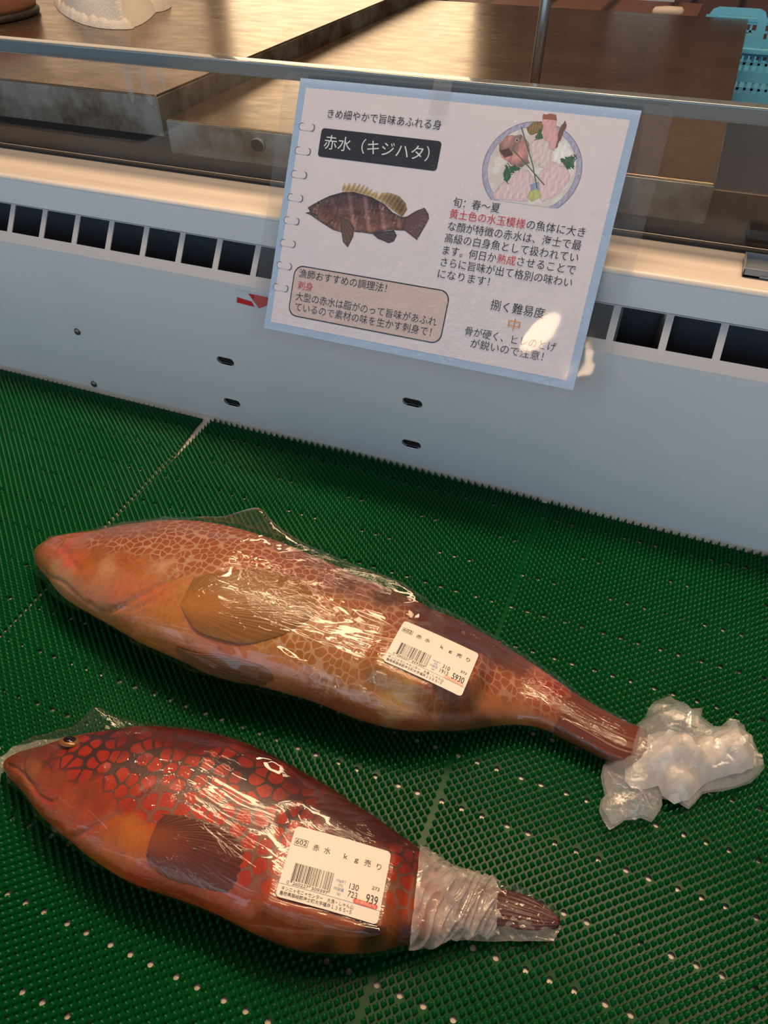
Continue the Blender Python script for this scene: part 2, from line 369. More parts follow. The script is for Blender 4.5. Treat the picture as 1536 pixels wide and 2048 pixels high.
def bristle_mat(name, xa, xb, ya, yb, seams, label, seed):
    rs = np.random.RandomState(seed); px, py = .0036, .0062
    H = np.array([(x, y) for j, y in enumerate(ROWY) if ya+.004 < y < yb-.004 for x in hole_x(j, xa, xb)])
    # thin perforated base
    outer = [(xa, ya), (xb, ya), (xb, yb), (xa, yb)]
    ext = [(x, y) for x in np.arange(xa+.02, xb-.01, .03) for y in np.arange(ya+.02, yb-.01, .03)]
    V2, T = cdt(outer, [circle(x, y, .0021, 9) for x, y in H], ext)
    zz = zmat(V2[:, 0], V2[:, 1])+.0012
    n = len(V2); V = np.concatenate([np.c_[V2, zz], np.c_[V2, zz-.001]])
    F = np.concatenate([T, T[:, ::-1]+n])
    # make every upward face point up
    c = np.cross(V[T[:, 1]]-V[T[:, 0]], V[T[:, 2]]-V[T[:, 0]])[:, 2] < 0
    F[:len(T)][c] = F[:len(T)][c][:, ::-1]; F[len(T):][c] = F[len(T):][c][:, ::-1]
    if seed == 2: V[:, 0] -= .011*np.clip((V[:, 1]-.49)/.085, 0, 1)**1.4*np.clip((V[:, 0]+.9)/.4, 0, 1)
    # bristles: slim four sided spikes in staggered columns
    ncol = int((xb-xa)/px); col = np.arange(ncol); rows = np.arange(int((yb-ya)/py))
    X, Y = np.meshgrid(xa+px*.5+col*px, ya+py*.3+rows*py, indexing='ij'); Y = Y+(col % 2)[:, None]*py/2
    X, Y = X.ravel(), Y.ravel(); kx = (Y < yb-.0008)
    for s in seams: kx &= np.abs(X-s) > .0006
    X, Y = X[kx], Y[kx]
    keep = np.ones(len(X), bool)
    for hx, hy in H: keep &= ((X-hx)**2+(Y-hy)**2) > .0027**2
    X, Y = X[keep], Y[keep]; m = len(X)
    h = .0068+rs.uniform(-.0003, .0002, m); z0 = zmat(X, Y)+.0011
    lean = .0007*wav(np.c_[X, Y], 45, seed+5); ly = .0006*wav(np.c_[X, Y], 38, seed+9)+rs.normal(0, .00012, m)
    if seed == 2: X = X-.011*np.clip((Y-.49)/.085, 0, 1)**1.4*np.clip((X+.9)/.4, 0, 1)
    bx, by = .0021, .0028
    B = np.stack([np.c_[X-bx, Y, z0], np.c_[X, Y-by, z0], np.c_[X+bx, Y, z0], np.c_[X, Y+by, z0], np.c_[X+lean, Y+ly, z0+h]], 1).reshape(-1, 3)
    q = (np.arange(m)*5)[:, None]
    BF = np.concatenate([q+np.array(t) for t in ((0, 1, 4), (1, 2, 4), (2, 3, 4), (3, 0, 4))])+len(V)
    o = fast_mesh(name, np.concatenate([V, B]), np.concatenate([F, BF]), [MG, MGB], None, smooth=False); o.data.polygons.foreach_set('material_index', np.r_[np.ones(len(F)), np.zeros(len(BF))].astype(np.int32))
    # raised moulding lines between bristle fields
    tag(o, label, 'mat'); return o
bristle_mat('bristle_mat', -.4470, .255, -.02, .5824, [-.3885, -.0600], 'large green plastic bristle mat under both wrapped fish', 1)
bristle_mat('bristle_mat', -1.02, -.44705, .10, .5824, [-.779], 'green plastic bristle mat at far left beyond the seam', 2)

# ------------------------------------------------------------------ kitchen side: steel tables, channel
def steel_table(x0, x1, y0, y1, z1, fh, label, legs):
    t = tag(empty('steel_table', ((x0+x1)/2, y0, -.72)), label, 'table')
    mb = MB(); mb.box(x0, x1, y0, y1, z1-.003, z1); P(mb.build('tabletop', M['table'], bevel=.0028, seg=4), t)
    mb = MB(); mb.box(x0+.0005, x1-.0005, y0-.0008, y0+.0015, z1-fh, z1-.0022); mb.box(x1-.0015, x1+.0008, y0, y1, z1-fh, z1-.0022); mb.box(x0-.0008, x0+.0015, y0, y1, z1-fh, z1-.0022)
    P(mb.build('apron', M['tablefront'], bevel=.0006), t)
    for lx, ly in legs:
        mb = MB(); tube(mb, [(lx, ly, -.72), (lx, ly, z1-.003)], .018, 16); P(mb.build('leg', M['rivet'], smooth=True), t)
    return t
steel_table(-2.2, -.5870, .776, 2.0, .2830, .043, 'higher stained steel worktable at the left carrying the towel', [(-.65, .95), (-.65, 1.9), (-2.1, .95), (-2.1, 1.9)])
t2 = steel_table(-.5790, .0180, .776, 1.66, .2600, .037, 'lower stained steel worktable behind the sign, right of the higher one', [(-.5, .95), (-.04, .95), (-.5, 1.6), (-.04, 1.6)])
mb = MB()  # drain hole on the front edge of the lower table
V = []; nn = 16
for rr, h in ((.0095, 0), (.0090, .0016), (.0078, .0018), (.0074, .0002)):
    V += [(-.4615+rr*math.cos(2*math.pi*i/nn), .7752-h, .2437+rr*.85*math.sin(2*math.pi*i/nn)) for i in range(nn)]
mb.add(V, [(a*nn+i, a*nn+(i+1) % nn, (a+1)*nn+(i+1) % nn, (a+1)*nn+i) for a in range(3) for i in range(nn)])
mb.add([(-.4615+.0076*math.cos(2*math.pi*i/nn), .7746, .2437+.0066*math.sin(2*math.pi*i/nn)) for i in range(nn)], [tuple(range(nn))[::-1]], 1)  # black disc drawn as the shade inside the hole
P(tag(mb.build('drain_spout', [M['tablefront'], M['gasket']], smooth=False), 'dark hole with pale ring'), t2)
mb = MB(); mb.box(X0-.6, X1+.4, YG+.013, .890, .150, .157); mb.box(X0-.6, X1+.4, .728, .732, .157, .200)
mb.box(X0-.6, X1+.4, .885, .890, .150, .2205)  # added back plate that keeps the gap under the tables dark
tag(mb.build('drain_channel', M['gutter'], bevel=.001), 'dark wet steel drain channel between the case and the worktables', 'channel')

# thin steel post behind the screen
t = tag(empty('steel_post', (-.1655, .80, .26)), 'thin upright steel post standing on the lower worktable', 'post')
mb = MB(); tube(mb, [(-.1668, .80, .262), (-.1600, .80, .50)], .0050, 14); P(mb.build('rod', M['chrome'], smooth=True), t)
mb = MB(); tube(mb, [(-.1668, .80, .2600), (-.1668, .80, .2640)], .018, 20); P(mb.build('foot_plate', M['chrome'], smooth=False), t)

# navy tub with crate on it
t = tag(empty('navy_tub', (.42, 1.5, -.72)), 'dark navy plastic tub standing right of the lower worktable', 'tub')
mb = MB(); mb.box(.030, .90, .96, 2.3, -.72, .112); P(mb.build('body', M['navy'], bevel=.01, seg=3), t)
mb = MB(); mb.box(.024, .906, .954, 2.306, .098, .120); P(mb.build('lid', M['navy'], bevel=.004, seg=3), t)
def crate():
    t = tag(empty('plastic_crate', (.12, 1.85, .12)), 'light blue perforated plastic crate with raised handle on the navy tub', 'crate')
    xa, xb, ya, yb, z0, z1 = -.058, .36, 1.70, 2.02, .1205, .206
    mb = MB(); w = .002
    def wall(ax, c, a, b):   # frame bands plus lattice between them
        bx = lambda u0, u1, za, zb, e=0: mb.box(u0, u1, c-w-e, c+w+e, za, zb) if ax == 'x' else mb.box(c-w-e, c+w+e, u0, u1, za, zb)
        for za, zb in ((z0, z0+.014), (.157, .174), (.199, z1)): bx(a, b, za, zb, .001)
        for za, zb in ((z0+.014, .157), (.174, .199)):
            u = a
            while u < b: bx(u, u+.0045, za, zb); u += .0125
            bx(a, b, (za+zb)/2-.002, (za+zb)/2+.002)
    wall('x', ya, xa, xb); wall('x', yb, xa, xb); wall('y', xa, ya, yb); wall('y', xb, ya, yb)
    mb.box(xa, xb, ya, yb, z0, z0+.003)
    P(mb.build('basket', M['crate']), t)
    mb = MB(); mb.box(xa-.006, xb+.006, ya-.010, ya+.004, z1-.004, z1+.006); mb.box(xa-.006, xb+.006, yb-.004, yb+.008, z1-.004, z1+.006); mb.box(xa-.006, xa+.005, ya, yb, z1-.004, z1+.006); mb.box(xb-.005, xb+.006, ya, yb, z1-.004, z1+.006)
    P(mb.build('rim', M['crate'], bevel=.002), t)
    outer = [(-.052, z1+.004), (.052, z1+.004), (.050, .255), (.044, .266), (.034, .270), (-.034, .270), (-.044, .266), (-.050, .255)]
    inner = rrect(-.036, .232, .036, .259, .008, 4)
    V2, T = cdt(outer, [inner]); P(slab('handle', V2, T, .010, lambda u, v, w: (u, ya-.006+w, v), M['crate']), t)
crate()
# ------------------------------------------------------------------ room behind
M['wood'] = mat('brown_board_wall', (92, 62, 48), .55)
k = N(M['wood']); o_ = k.obj(); w_ = k.n('ShaderNodeTexWave', wave_type='BANDS', bands_direction='X'); w_.inputs['Scale'].default_value = 2.6; w_.inputs['Distortion'].default_value = .6; k.l(o_, w_.inputs[0])
k.l(k.mix(k.ramp(w_.outputs['Fac'], [(.0, (0, 0, 0, 1)), (.12, (1, 1, 1, 1))]), C4(38, 24, 18), C4(104, 72, 60)), k.b.inputs['Base Color'])
M['floor'] = mat('wet_floor', (58, 52, 50), .35)
M['bright'] = mat('pale_curtain', (235, 225, 205), .6)
def struct(o): o['kind'] = 'structure'; return o
mb = MB(); mb.box(-4.5, 2.5, 2.62, 2.70, -.72, 2.4); struct(mb.build('wall_back', M['wood']))
mb = MB(); mb.box(-4.5, 2.5, -3.4, 2.62, -.76, -.72); struct(mb.build('floor', M['floor']))
# glowing panel added for its reflection, seen only mirrored in the steel tops
M['glow'] = mat('glow_pane', (240, 220, 185), .5); kb = M['glow'].node_tree.nodes['Principled BSDF']
kb.inputs['Emission Color'].default_value = (1, .74, .46, 1); kb.inputs['Emission Strength'].default_value = 2.6
mb = MB(); mb.box(-1.62, -.72, 2.600, 2.612, .34, .86); struct(mb.build('glow_panel_1', M['glow']))
M['glow2'] = mat('dim_glow_pane', (200, 170, 140), .5); kb = M['glow2'].node_tree.nodes['Principled BSDF']
kb.inputs['Emission Color'].default_value = (1, .70, .44, 1); kb.inputs['Emission Strength'].default_value = .85
mb = MB(); mb.box(-3.9, -1.70, 2.600, 2.612, .30, .90); struct(mb.build('glow_panel_2', M['glow2']))  # dimmer glowing panel added to lighten the reflection in the left table
mb = MB()
for a in ((-1.66, -1.60, 2.585, 2.62, .30, .90), (-.74, -.68, 2.585, 2.62, .30, .90), (-1.66, -.68, 2.585, 2.62, .86, .91), (-1.66, -.68, 2.585, 2.62, .29, .345)): mb.box(*a)
struct(mb.build('trim_1', M['wood']))
# plinth under the case
mb = MB(); mb.box(X0, X1, -.30, YG+.012, -.72, -.012); P(mb.build('plinth', M['enamel']))
mb = MB(); mb.box(X0, X1, -.262, -.25, -.012, .19); P(mb.build('added_front_lip', M['enamel']))  # unseen lip added to keep low front light off the fish
# notice paper pinned to the back wall
mb = MB(); V = []
for i in range(9):
    u = i/8; V += [(-.34+.165*u, 2.617-.002*math.sin(u*3), .1475-.010*u+.004*math.sin(u*3.1)), (-.335+.165*u, 2.616-.004*math.sin(u*3), .42)]
mb.add(V, [(2*i, 2*i+2, 2*i+3, 2*i+1) for i in range(8)]); tag(mb.build('paper_notice', M['paperwhite'], smooth=True), 'white paper notice on the brown back wall at the top edge', 'paper')
# ------------------------------------------------------------------ towel and brown pot on the left table
def rand_in(poly, step, seed, jit=.35, margin=0):
    rs = np.random.RandomState(seed); A = np.array(poly); a, b = A.min(0), A.max(0)
    X, Y = np.meshgrid(np.arange(a[0], b[0], step), np.arange(a[1], b[1], step*.9)); Pp = np.c_[X.ravel()+((np.arange(X.size)//X.shape[1]) % 2)*step/2, Y.ravel()]+rs.uniform(-jit, jit, (X.size, 2))*step
    return [tuple(p) for p in Pp[inpoly(Pp, poly) & (segdist(Pp, poly, True) > max(margin, step*.35))]]
def refine(poly, step):
    o = []
    for i in range(len(poly)):
        a, b = np.array(poly[i]), np.array(poly[(i+1) % len(poly)]); n = max(1, int(np.linalg.norm(b-a)/step))
        o += [tuple(a+(b-a)*j/n) for j in range(n)]
    return o
def smoothpoly(poly, it=2):
    for _ in range(it):
        o = []
        for i in range(len(poly)):
            a, b = np.array(poly[i], float), np.array(poly[(i+1) % len(poly)], float); o += [tuple(.75*a+.25*b), tuple(.25*a+.75*b)]
        poly = o
    return poly
M['terry'] = mat('white_terry_cloth', (205, 194, 180), .95, Sheen_Weight=.4)
k = N(M['terry']); k.l(k.bump(k.noise(k.obj(), 420, 3), .9, .002), k.b.inputs['Normal'])
def pillow(name, poly, z0, hfun, step, m, parent, seed, smooth=True, under=.15):
    """closed lump: upper surface hfun(P, d) over the outline, shallow underside"""
    pb = refine(poly, step); V2, T = cdt(pb, (), rand_in(pb, step, seed)); d = segdist(V2, pb, True)
    h = hfun(V2, d); n = len(V2); V = np.concatenate([np.c_[V2, z0+h], np.c_[V2, np.maximum(z0-.0*d, z0)-0*d+under*np.minimum(h, 0)]])
    c = np.cross(np.c_[V2[T[:, 1]]-V2[T[:, 0]], np.zeros(len(T))], np.c_[V2[T[:, 2]]-V2[T[:, 0]], np.zeros(len(T))])[:, 2] < 0
    T[c] = T[c][:, ::-1]
    edge = d < 1e-6; V[n:][edge] = V[:n][edge]
    return fast_mesh(name, V, np.concatenate([T, T[:, ::-1]+n]), m, parent, smooth)
tw = tag(empty('towel', (-.95, 1.2, .283)), 'crumpled white terry cloth towel on the left worktable', 'towel')
poly = smoothpoly([(-1.135, 1.262), (-1.05, 1.180), (-.964, 1.116), (-.915, 1.090), (-.877, 1.080), (-.846, 1.092), (-.860, 1.150), (-.895, 1.225), (-.945, 1.33), (-1.02, 1.42), (-1.13, 1.42)])
P(pillow('towel_body', poly, .2835, lambda Q, d: .052*(1-np.exp(-d/.024))*(1+.18*wav(Q, 45, 3))+.020*np.clip(1-np.abs(wav(Q*[1,.6], 48, 8)), 0, 1)**2*np.clip(d/.02, 0, 1), .004, M['terry'], None, 1), tw)
poly = smoothpoly([(-.918, 1.205), (-.892, 1.222), (-.888, 1.245), (-.905, 1.290), (-.935, 1.315), (-.955, 1.29), (-.940, 1.24)])
P(pillow('towel_corner', poly, .2835, lambda Q, d: .030*(1-np.exp(-d/.010))*(1+.25*wav(Q, 120, 5)), .004, M['terry'], None, 2), tw)
tw2 = smoothpoly([(-1.140, 1.262), (-1.05, 1.172), (-.966, 1.108), (-.915, 1.082), (-.877, 1.074), (-.842, 1.086), (-.850, 1.105), (-.88, 1.098), (-.917, 1.110), (-.966, 1.14), (-1.05, 1.205), (-1.13, 1.28)])
P(pillow('towel_hem', tw2, .2835, lambda Q, d: .012*(1-np.exp(-d/.005))*(1+.2*wav(Q, 200, 5)), .004, M['terry'], None, 3), tw)
M['leather'] = mat('brown_leather', (112, 68, 48), .5)
k = N(M['leather']); k.l(k.mix(k.noise(k.obj(), 25, 5), C4(84, 48, 34), C4(138, 90, 66)), k.b.inputs['Base Color']); k.l(k.bump(k.noise(k.obj(), 120, 4), .3, .001), k.b.inputs['Normal'])
M['sole'] = mat('dark_sole', (28, 24, 24), .5)
pot = tag(empty('brown_shoe', (-1.13, 1.09, .283)), 'brown leather rounded thing with dark sole beside the towel, far left corner', 'shoe')
def loft(rings, m, name, parent, n=28):
    V = []; 
    for cx, cy, rx, ry, z in rings: V += [(cx+rx*math.cos(2*math.pi*i/n)*(1), cy+ry*math.sin(2*math.pi*i/n), z) for i in range(n)]
    F = [(a*n+i, a*n+(i+1) % n, (a+1)*n+(i+1) % n, (a+1)*n+i) for a in range(len(rings)-1) for i in range(n)]+[tuple(range(n))[::-1], tuple(range((len(rings)-1)*n, len(rings)*n))]
    return P(mesh(name, V, F, m, None, True), parent)
cx, cy = -1.135, 1.085
loft([(cx, cy, .078, .100, .2832), (cx, cy, .082, .104, .285), (cx, cy, .083, .105, .290), (cx, cy, .080, .102, .2935)], M['sole'], 'sole', pot)
loft([(cx, cy, .078, .100, .292), (cx, cy, .080, .102, .300), (cx, cy, .079, .101, .318), (cx-.002, cy+.004, .070, .092, .338), (cx-.004, cy+.008, .050, .072, .350), (cx-.004, cy+.010, .020, .03, .354)], M['leather'], 'upper', pot)

# ------------------------------------------------------------------ hanging sign
SO = np.array([-.3447, .6631, .3417]); th_ = math.radians(30.5)
SX = np.array([1, 0, 0]); SY = np.array([0, -math.sin(th_), -math.cos(th_)]); SN = np.array([0, -math.cos(th_), math.sin(th_)]); SK = .985/1000
def sg(u, v, w=0.0):   # mm on the card (u right, v down), w metres towards the viewer
    bend = .0016*math.sin(math.pi*min(max((v+6)/236, 0), 1))*0-.0012*((u-150)/150)**2
    return tuple(SO+SX*u*SK+SY*v*SK+SN*(w+bend))
sign = tag(empty('product_sign', tuple(SO)), 'laminated fish information sign with blue border hanging from the clear screen', 'sign')
def sheet(name, u0, v0, u1, v1, w, m, parent, nu=12, nv=2, hole=None):
    V = [sg(u0+(u1-u0)*i/nu, v0+(v1-v0)*j/nv, w) for i in range(nu+1) for j in range(nv+1)]
    F = [(i*(nv+1)+j, i*(nv+1)+j+1, (i+1)*(nv+1)+j+1, (i+1)*(nv+1)+j) for i in range(nu) for j in range(nv)]
    return P(mesh(name, V, F, m, None, True), parent)
def flat(mb, poly, w, mi):
    r_ = refine(poly, 9); V2, T = cdt(r_, (), rand_in(r_, 10, 1)); mb.add([sg(u, v, w) for u, v in V2], [tuple(t) for t in T], mi)
M['border'] = mat('blue_border_print', (168, 192, 220), .5); M['paper'] = mat('paper_print', (232, 222, 224), .55)
M['ink'] = mat('black_ink', (22, 18, 18), .45); M['inkred'] = mat('red_ink', (205, 40, 48), .45); M['inkorange'] = mat('orange_ink', (226, 150, 60), .45); M['tan'] = mat('beige_box_print', (218, 192, 182), .55); M['ringgrey'] = mat('grey_ring_print', (112, 108, 116), .5)
mb = MB(); flat(mb, [(0, 0), (75, 0), (150, 0), (225, 0), (298, 0), (298, 221), (225, 221), (150, 221), (75, 221), (0, 221)], 0, 0)
flat(mb, [(7, 7.5), (75, 7.5), (150, 7.5), (225, 7.5), (291, 7.5), (290.5, 214), (225, 214), (150, 214), (75, 214), (6, 214)], .00015, 1); P(mb.build('card', [M['border'], M['paper']], smooth=True), sign)
W1 = .0003
mb = MB(); flat(mb, rrect(28.5, 39, 142, 63, 3), W1, 0); P(mb.build('title_box', [M['ink']], smooth=True), sign); mb = MB()
flat(mb, rrect(22.8, 158.4, 175.6, 205, 9, 8), W1, 0); flat(mb, rrect(23.9, 159.5, 174.5, 203.9, 8.2, 8), W1+.0001, 1)
P(mb.build('cooking_box', [M['ink'], M['tan']], smooth=True), sign)
mb = MB()   # spiral binding drawn down the left side
for j in range(8):
    u, v = 11.1-.28*j, 39.6+20.25*j
    flat(mb, rrect(u-5.6, v-3.2, u-.2+.8, v+3.2, 2.9, 6), W1, 0); flat(mb, rrect(u+5.2, v-2.9, u+10.6, v+3.5, 2.6, 6), W1, 0)
    flat(mb, rrect(u-4.9, v-2.5, u+9.4, v+2.9, 2.4, 6), W1+.0001, 1)
P(mb.build('printed_binding', [M['ringgrey'], M['paper']], smooth=True), sign)
TXT = [('きめ細やかで旨味あふれる身', 32.2, 30.6, 138.8, 8.4, 0), ('赤水（キジハタ）', 33, 56.4, 133, 13.0, 1),
 ('漁師おすすめの調理法！', 28.4, 169.4, 116.5, 8.6, 0), ('刺身', 28.8, 179.9, 44.4, 8.4, 2), ('大型の赤水は脂がのって旨味があふれ', 28.6, 190.3, 168.5, 8.6, 0), ('ているので素材の味を生かす刺身で！', 29.4, 199.8, 165.4, 8.6, 0),
 ('旬：春～夏', 162.1, 89.6, 203.4, 8.6, 0), ('黄土色の水玉模様', 161, 99.2, 227.4, 8.6, 2), ('の魚体に大き', 228.6, 99.0, 277.4, 8.6, 0),
 ('な顔が特徴の赤水は、海士で最', 161.8, 109.4, 276.7, 8.6, 0), ('高級の白身魚として扱われてい', 161, 119.2, 276.7, 8.6, 0), ('ます。何日か', 161.5, 129.4, 209, 8.6, 0), ('熟成', 210, 129.4, 226, 8.6, 2), ('させることで', 227.5, 129.0, 276.8, 8.6, 0),
 ('さらに旨味が出て格別の味わい', 161.6, 139.4, 276.5, 8.6, 0), ('になります！', 161, 149.4, 207.7, 8.6, 0),
 ('捌く難易度', 213, 168, 260, 9.6, 0), ('中', 231.2, 182.0, 241.8, 11, 3), ('骨が硬く、ヒレのとげ', 195.5, 193.0, 275.8, 8.6, 0), ('が鋭いので注意！', 202.5, 202.4, 267.1, 8.6, 0)]
M['inkwhite'] = mat('white_ink', (235, 232, 232), .5)
for nm, i0, i1 in (('tagline_text', 0, 1), ('title_text', 1, 2), ('cooking_text', 2, 6), ('season_text', 6, 7), ('description_text', 7, 16), ('difficulty_text', 16, 20)):
    mb = MB()
    for t_, u0, v, u1, em, ci in TXT[i0:i1]:
        Vt, Ft = text_vf(t_, u0, v-em*.10, u1, em, .012 if ci == 2 else .004)
        mb.add([sg(a, b, W1+.0003) for a, b in Vt], Ft, ci)
    P(mb.build(nm, [M['ink'], M['inkwhite'], M['inkred'], M['inkorange']]), sign)
# printed pictures: painted grids of small cells (flat ink)
def painted(name, u0, v0, u1, v1, nx, ny, fn, parent, w):
    m = bpy.data.materials.new(name+'_ink'); m.use_nodes = True; k = N(m); a = k.n('ShaderNodeAttribute', attribute_name='ink'); k.l(a.outputs['Color'], k.b.inputs['Base Color']); k.b.inputs['Roughness'].default_value = .5
    U, Vv = np.meshgrid(u0+(np.arange(nx)+.5)*(u1-u0)/nx, v0+(np.arange(ny)+.5)*(v1-v0)/ny, indexing='ij'); Q = np.stack([U, Vv], -1)
    col, msk = fn(Q)
    gu, gv = np.meshgrid(np.linspace(u0, u1, nx+1), np.linspace(v0, v1, ny+1), indexing='ij')
    V = SO+np.stack([gu*SK, gv*0, gv*0], -1)+gv[..., None]*SK*SY+SN*((w-.0012*((gu-150)/150)**2)[..., None]); F = grid_faces(nx+1, ny+1).reshape(nx, ny, 4)[msk]
    me = bpy.data.meshes.new(name); me.from_pydata([], [], [])
    o = fast_mesh(name, V.reshape(-1, 3), F, m, None, False); cl = s2l(np.clip(col[msk], 0, 255))
    at = o.data.attributes.new('ink', 'FLOAT_COLOR', 'FACE'); at.data.foreach_set('color', np.c_[cl, np.ones(len(cl))].astype(np.float32).ravel())
    return P(o, parent)
FISH = [(24.7, 112.2), (30.1, 113.1), (43.5, 118.7), (55.2, 123.1), (64.2, 124.2), (77.8, 121.8), (93.6, 121.4), (109.5, 115.8), (123.4, 114.5), (136.2, 120.8), (140.4, 110.5), (143.5, 102.2), (142.2, 97.8), (137.5, 93.3), (130.1, 97.1), (122.9, 102.6), (118.7, 103.7), (109.1, 100.9), (100.2, 95.1), (86.3, 90.5), (68.8, 88.6), (58.4, 90.1), (45.9, 94.9), (36.1, 100.7), (26.6, 107.2), (29.6, 110.4)]
SPINY = [(58.4, 90.1), (57.1, 86.5), (58.8, 81.5), (60.8, 84.9), (64.1, 80.5), (65.7, 84.7), (69.6, 80.1), (70.6, 84.4), (74.4, 80.5), (74.7, 85.0), (78.5, 80.9), (78.8, 85.7), (82.0, 81.9), (82.9, 86.4), (86.9, 83.6), (86.4, 87.7), (91.8, 85.3), (92.6, 89.2), (96.5, 85.9), (103.4, 85.1), (112.7, 86.8), (119.4, 91.6), (122.2, 97.0), (118.7, 103.7), (100.2, 95.1), (86.3, 90.5)]
PECT = [(59.6, 110.7), (69.5, 113.0), (75.5, 118.0), (76.0, 126.2), (72.5, 136.1), (67.0, 132.1), (63.3, 123.2)]
ANAL = [(93.5, 120.9), (101.0, 118.7), (113.3, 115.3), (117.0, 119.4), (115.2, 124.9), (110.5, 127.1), (105.0, 125.7), (99.5, 124.7)]
TAILP = [(122.9, 102.6), (130.1, 97.1), (137.5, 93.3), (142.2, 97.8), (143.5, 102.2), (140.4, 110.5), (136.2, 120.8), (123.4, 114.5), (120, 110)]
def fishpaint(Q):
    col = np.zeros(Q.shape[:2]+(3,)); m = inpoly(Q, FISH); n1 = wav(Q, .5, 1); n2 = wav(Q, 1.6, 2); n3 = wav(Q*[1, .35], .42, 4)
    d = segdist(Q, FISH, True); t = np.clip((Q[..., 1]-92)/30, 0, 1)[..., None]
    base = np.array([72, 44, 40])*(1-t)+np.array([132, 82, 62])*t
    base = base+n1[..., None]*14+n2[..., None]*10
    band = np.clip(np.sin((Q[..., 0]-Q[..., 1]*.35)*.42)-.35, 0, 1)*(Q[..., 0] > 62)*(Q[..., 0] < 122); base = base+band[..., None]*np.array([70, 62, 62])+(np.clip(n2*n3, 0, 1)*40)[..., None]
    base = base*(.55+.45*np.clip(d/3, 0, 1))[..., None]; col[m] = base[m]
    f = inpoly(Q, SPINY) & ~m; r = np.sin((Q[..., 0]*1.5+Q[..., 1]*.7))*.5+.5
    col[f] = (np.array([150, 122, 76])+(r*34)[..., None]-np.clip((Q[..., 0]-95)/20, 0, 1)[..., None]*55+np.clip(3-segdist(Q, SPINY, True), 0, 3)[..., None]*14)[f]
    for pl, c in ((ANAL, (74, 54, 52)), (TAILP, (100, 66, 62)), (PECT, (104, 74, 52))):
        a = inpoly(Q, pl); dd = segdist(Q, pl, True); ray = np.sin(np.arctan2(Q[..., 1]-pl[0][1], Q[..., 0]-pl[0][0])*34)*10
        col[a] = (np.array(c)*(.7+.3*np.clip(dd/2, 0, 1))[..., None]+ray[..., None])[a]; m = m | a
    e = np.linalg.norm(Q-np.array([36.6, 101.9]), axis=-1); col[e < 2.3] = (126, 100, 84); col[e < 1.5] = (24, 20, 22)
    g = np.abs(segdist(Q, [(52, 97), (57, 104), (56, 112), (50, 118)])) < .5; col[g & m] *= .6
    mo = segdist(Q, [(25, 109), (31, 111.5), (38, 113)]) < .5; col[mo & m] = (60, 40, 36)
    return col, m | f
painted('fish_picture', 23, 79, 145, 137.5, 366, 176, fishpaint, sign, W1)
PLT = dict(head=[(191.7, 35.1), (196.4, 29.1), (208.1, 27.0), (215.2, 31.6), (217.9, 38.0), (216.7, 43.6), (220.1, 47.7), (213.7, 51.8), (205.0, 51.1), (195.3, 45.9), (192.5, 40.6)], tail=[(222.1, 9.6), (232.7, 9.2), (235.2, 17.6), (238.3, 26.0), (237.9, 37.0), (232.6, 34.2), (225.9, 26.1), (223.1, 16.6)], fin=[(240.5, 12.8), (243.0, 15.8), (241.9, 23.5), (239.2, 32.5), (237.7, 35.9), (236.9, 27.2), (238.3, 18.4)], fan=[(211.1, 21.7), (215.4, 16.7), (223.5, 15.4), (224.7, 20.8), (219.9, 25.6), (214.7, 25.9)],
 s1=[(216.6, 32.6), (220.8, 29.9), (226, 28), (231.8, 31.0), (235.6, 37.2), (237.3, 46.1), (235.4, 51.6), (227.6, 49.1), (220.8, 45.4)], s2=[(229.3, 55.0), (236, 46), (240.8, 44.4), (251.0, 47.7), (255.1, 53.2), (254.3, 59.3), (248.1, 69.1), (236.9, 76.8), (230.5, 66.1)], s3=[(194.8, 75.0), (200, 66), (206.4, 60.7), (214.0, 52.9), (220.1, 53.3), (226.5, 60.0), (227.9, 71.5), (225.1, 77.2), (196.7, 79.2)],
 leaf1=[(201.3, 49.9), (204.2, 52.8), (208, 50), (211.3, 52.0), (215.0, 52.1), (207.6, 57.0), (205.5, 65.0), (201.6, 63.3), (199.6, 57.6)], leaf2=[(256.4, 36.9), (255.7, 44.1), (257.6, 47.2), (251.0, 48.7), (245.2, 43.8), (243.4, 41.8), (249.4, 39.7)], leaf3=[(222.6, 20.1), (226.2, 27.2), (228.7, 31.4), (221.2, 32.9), (219.5, 27.7)], was=[(225.2, 69.4), (229.3, 66.8), (233.9, 68.5), (235.3, 73.0), (228.7, 76.8), (224, 74)], daik=[(236.5, 36.0), (243.6, 28.9), (253.1, 35.8), (246.9, 44.0), (238.0, 44.5)], blue=[(223.8, 64.1), (230.6, 61.2), (233.8, 67.4), (226.0, 69.3)])
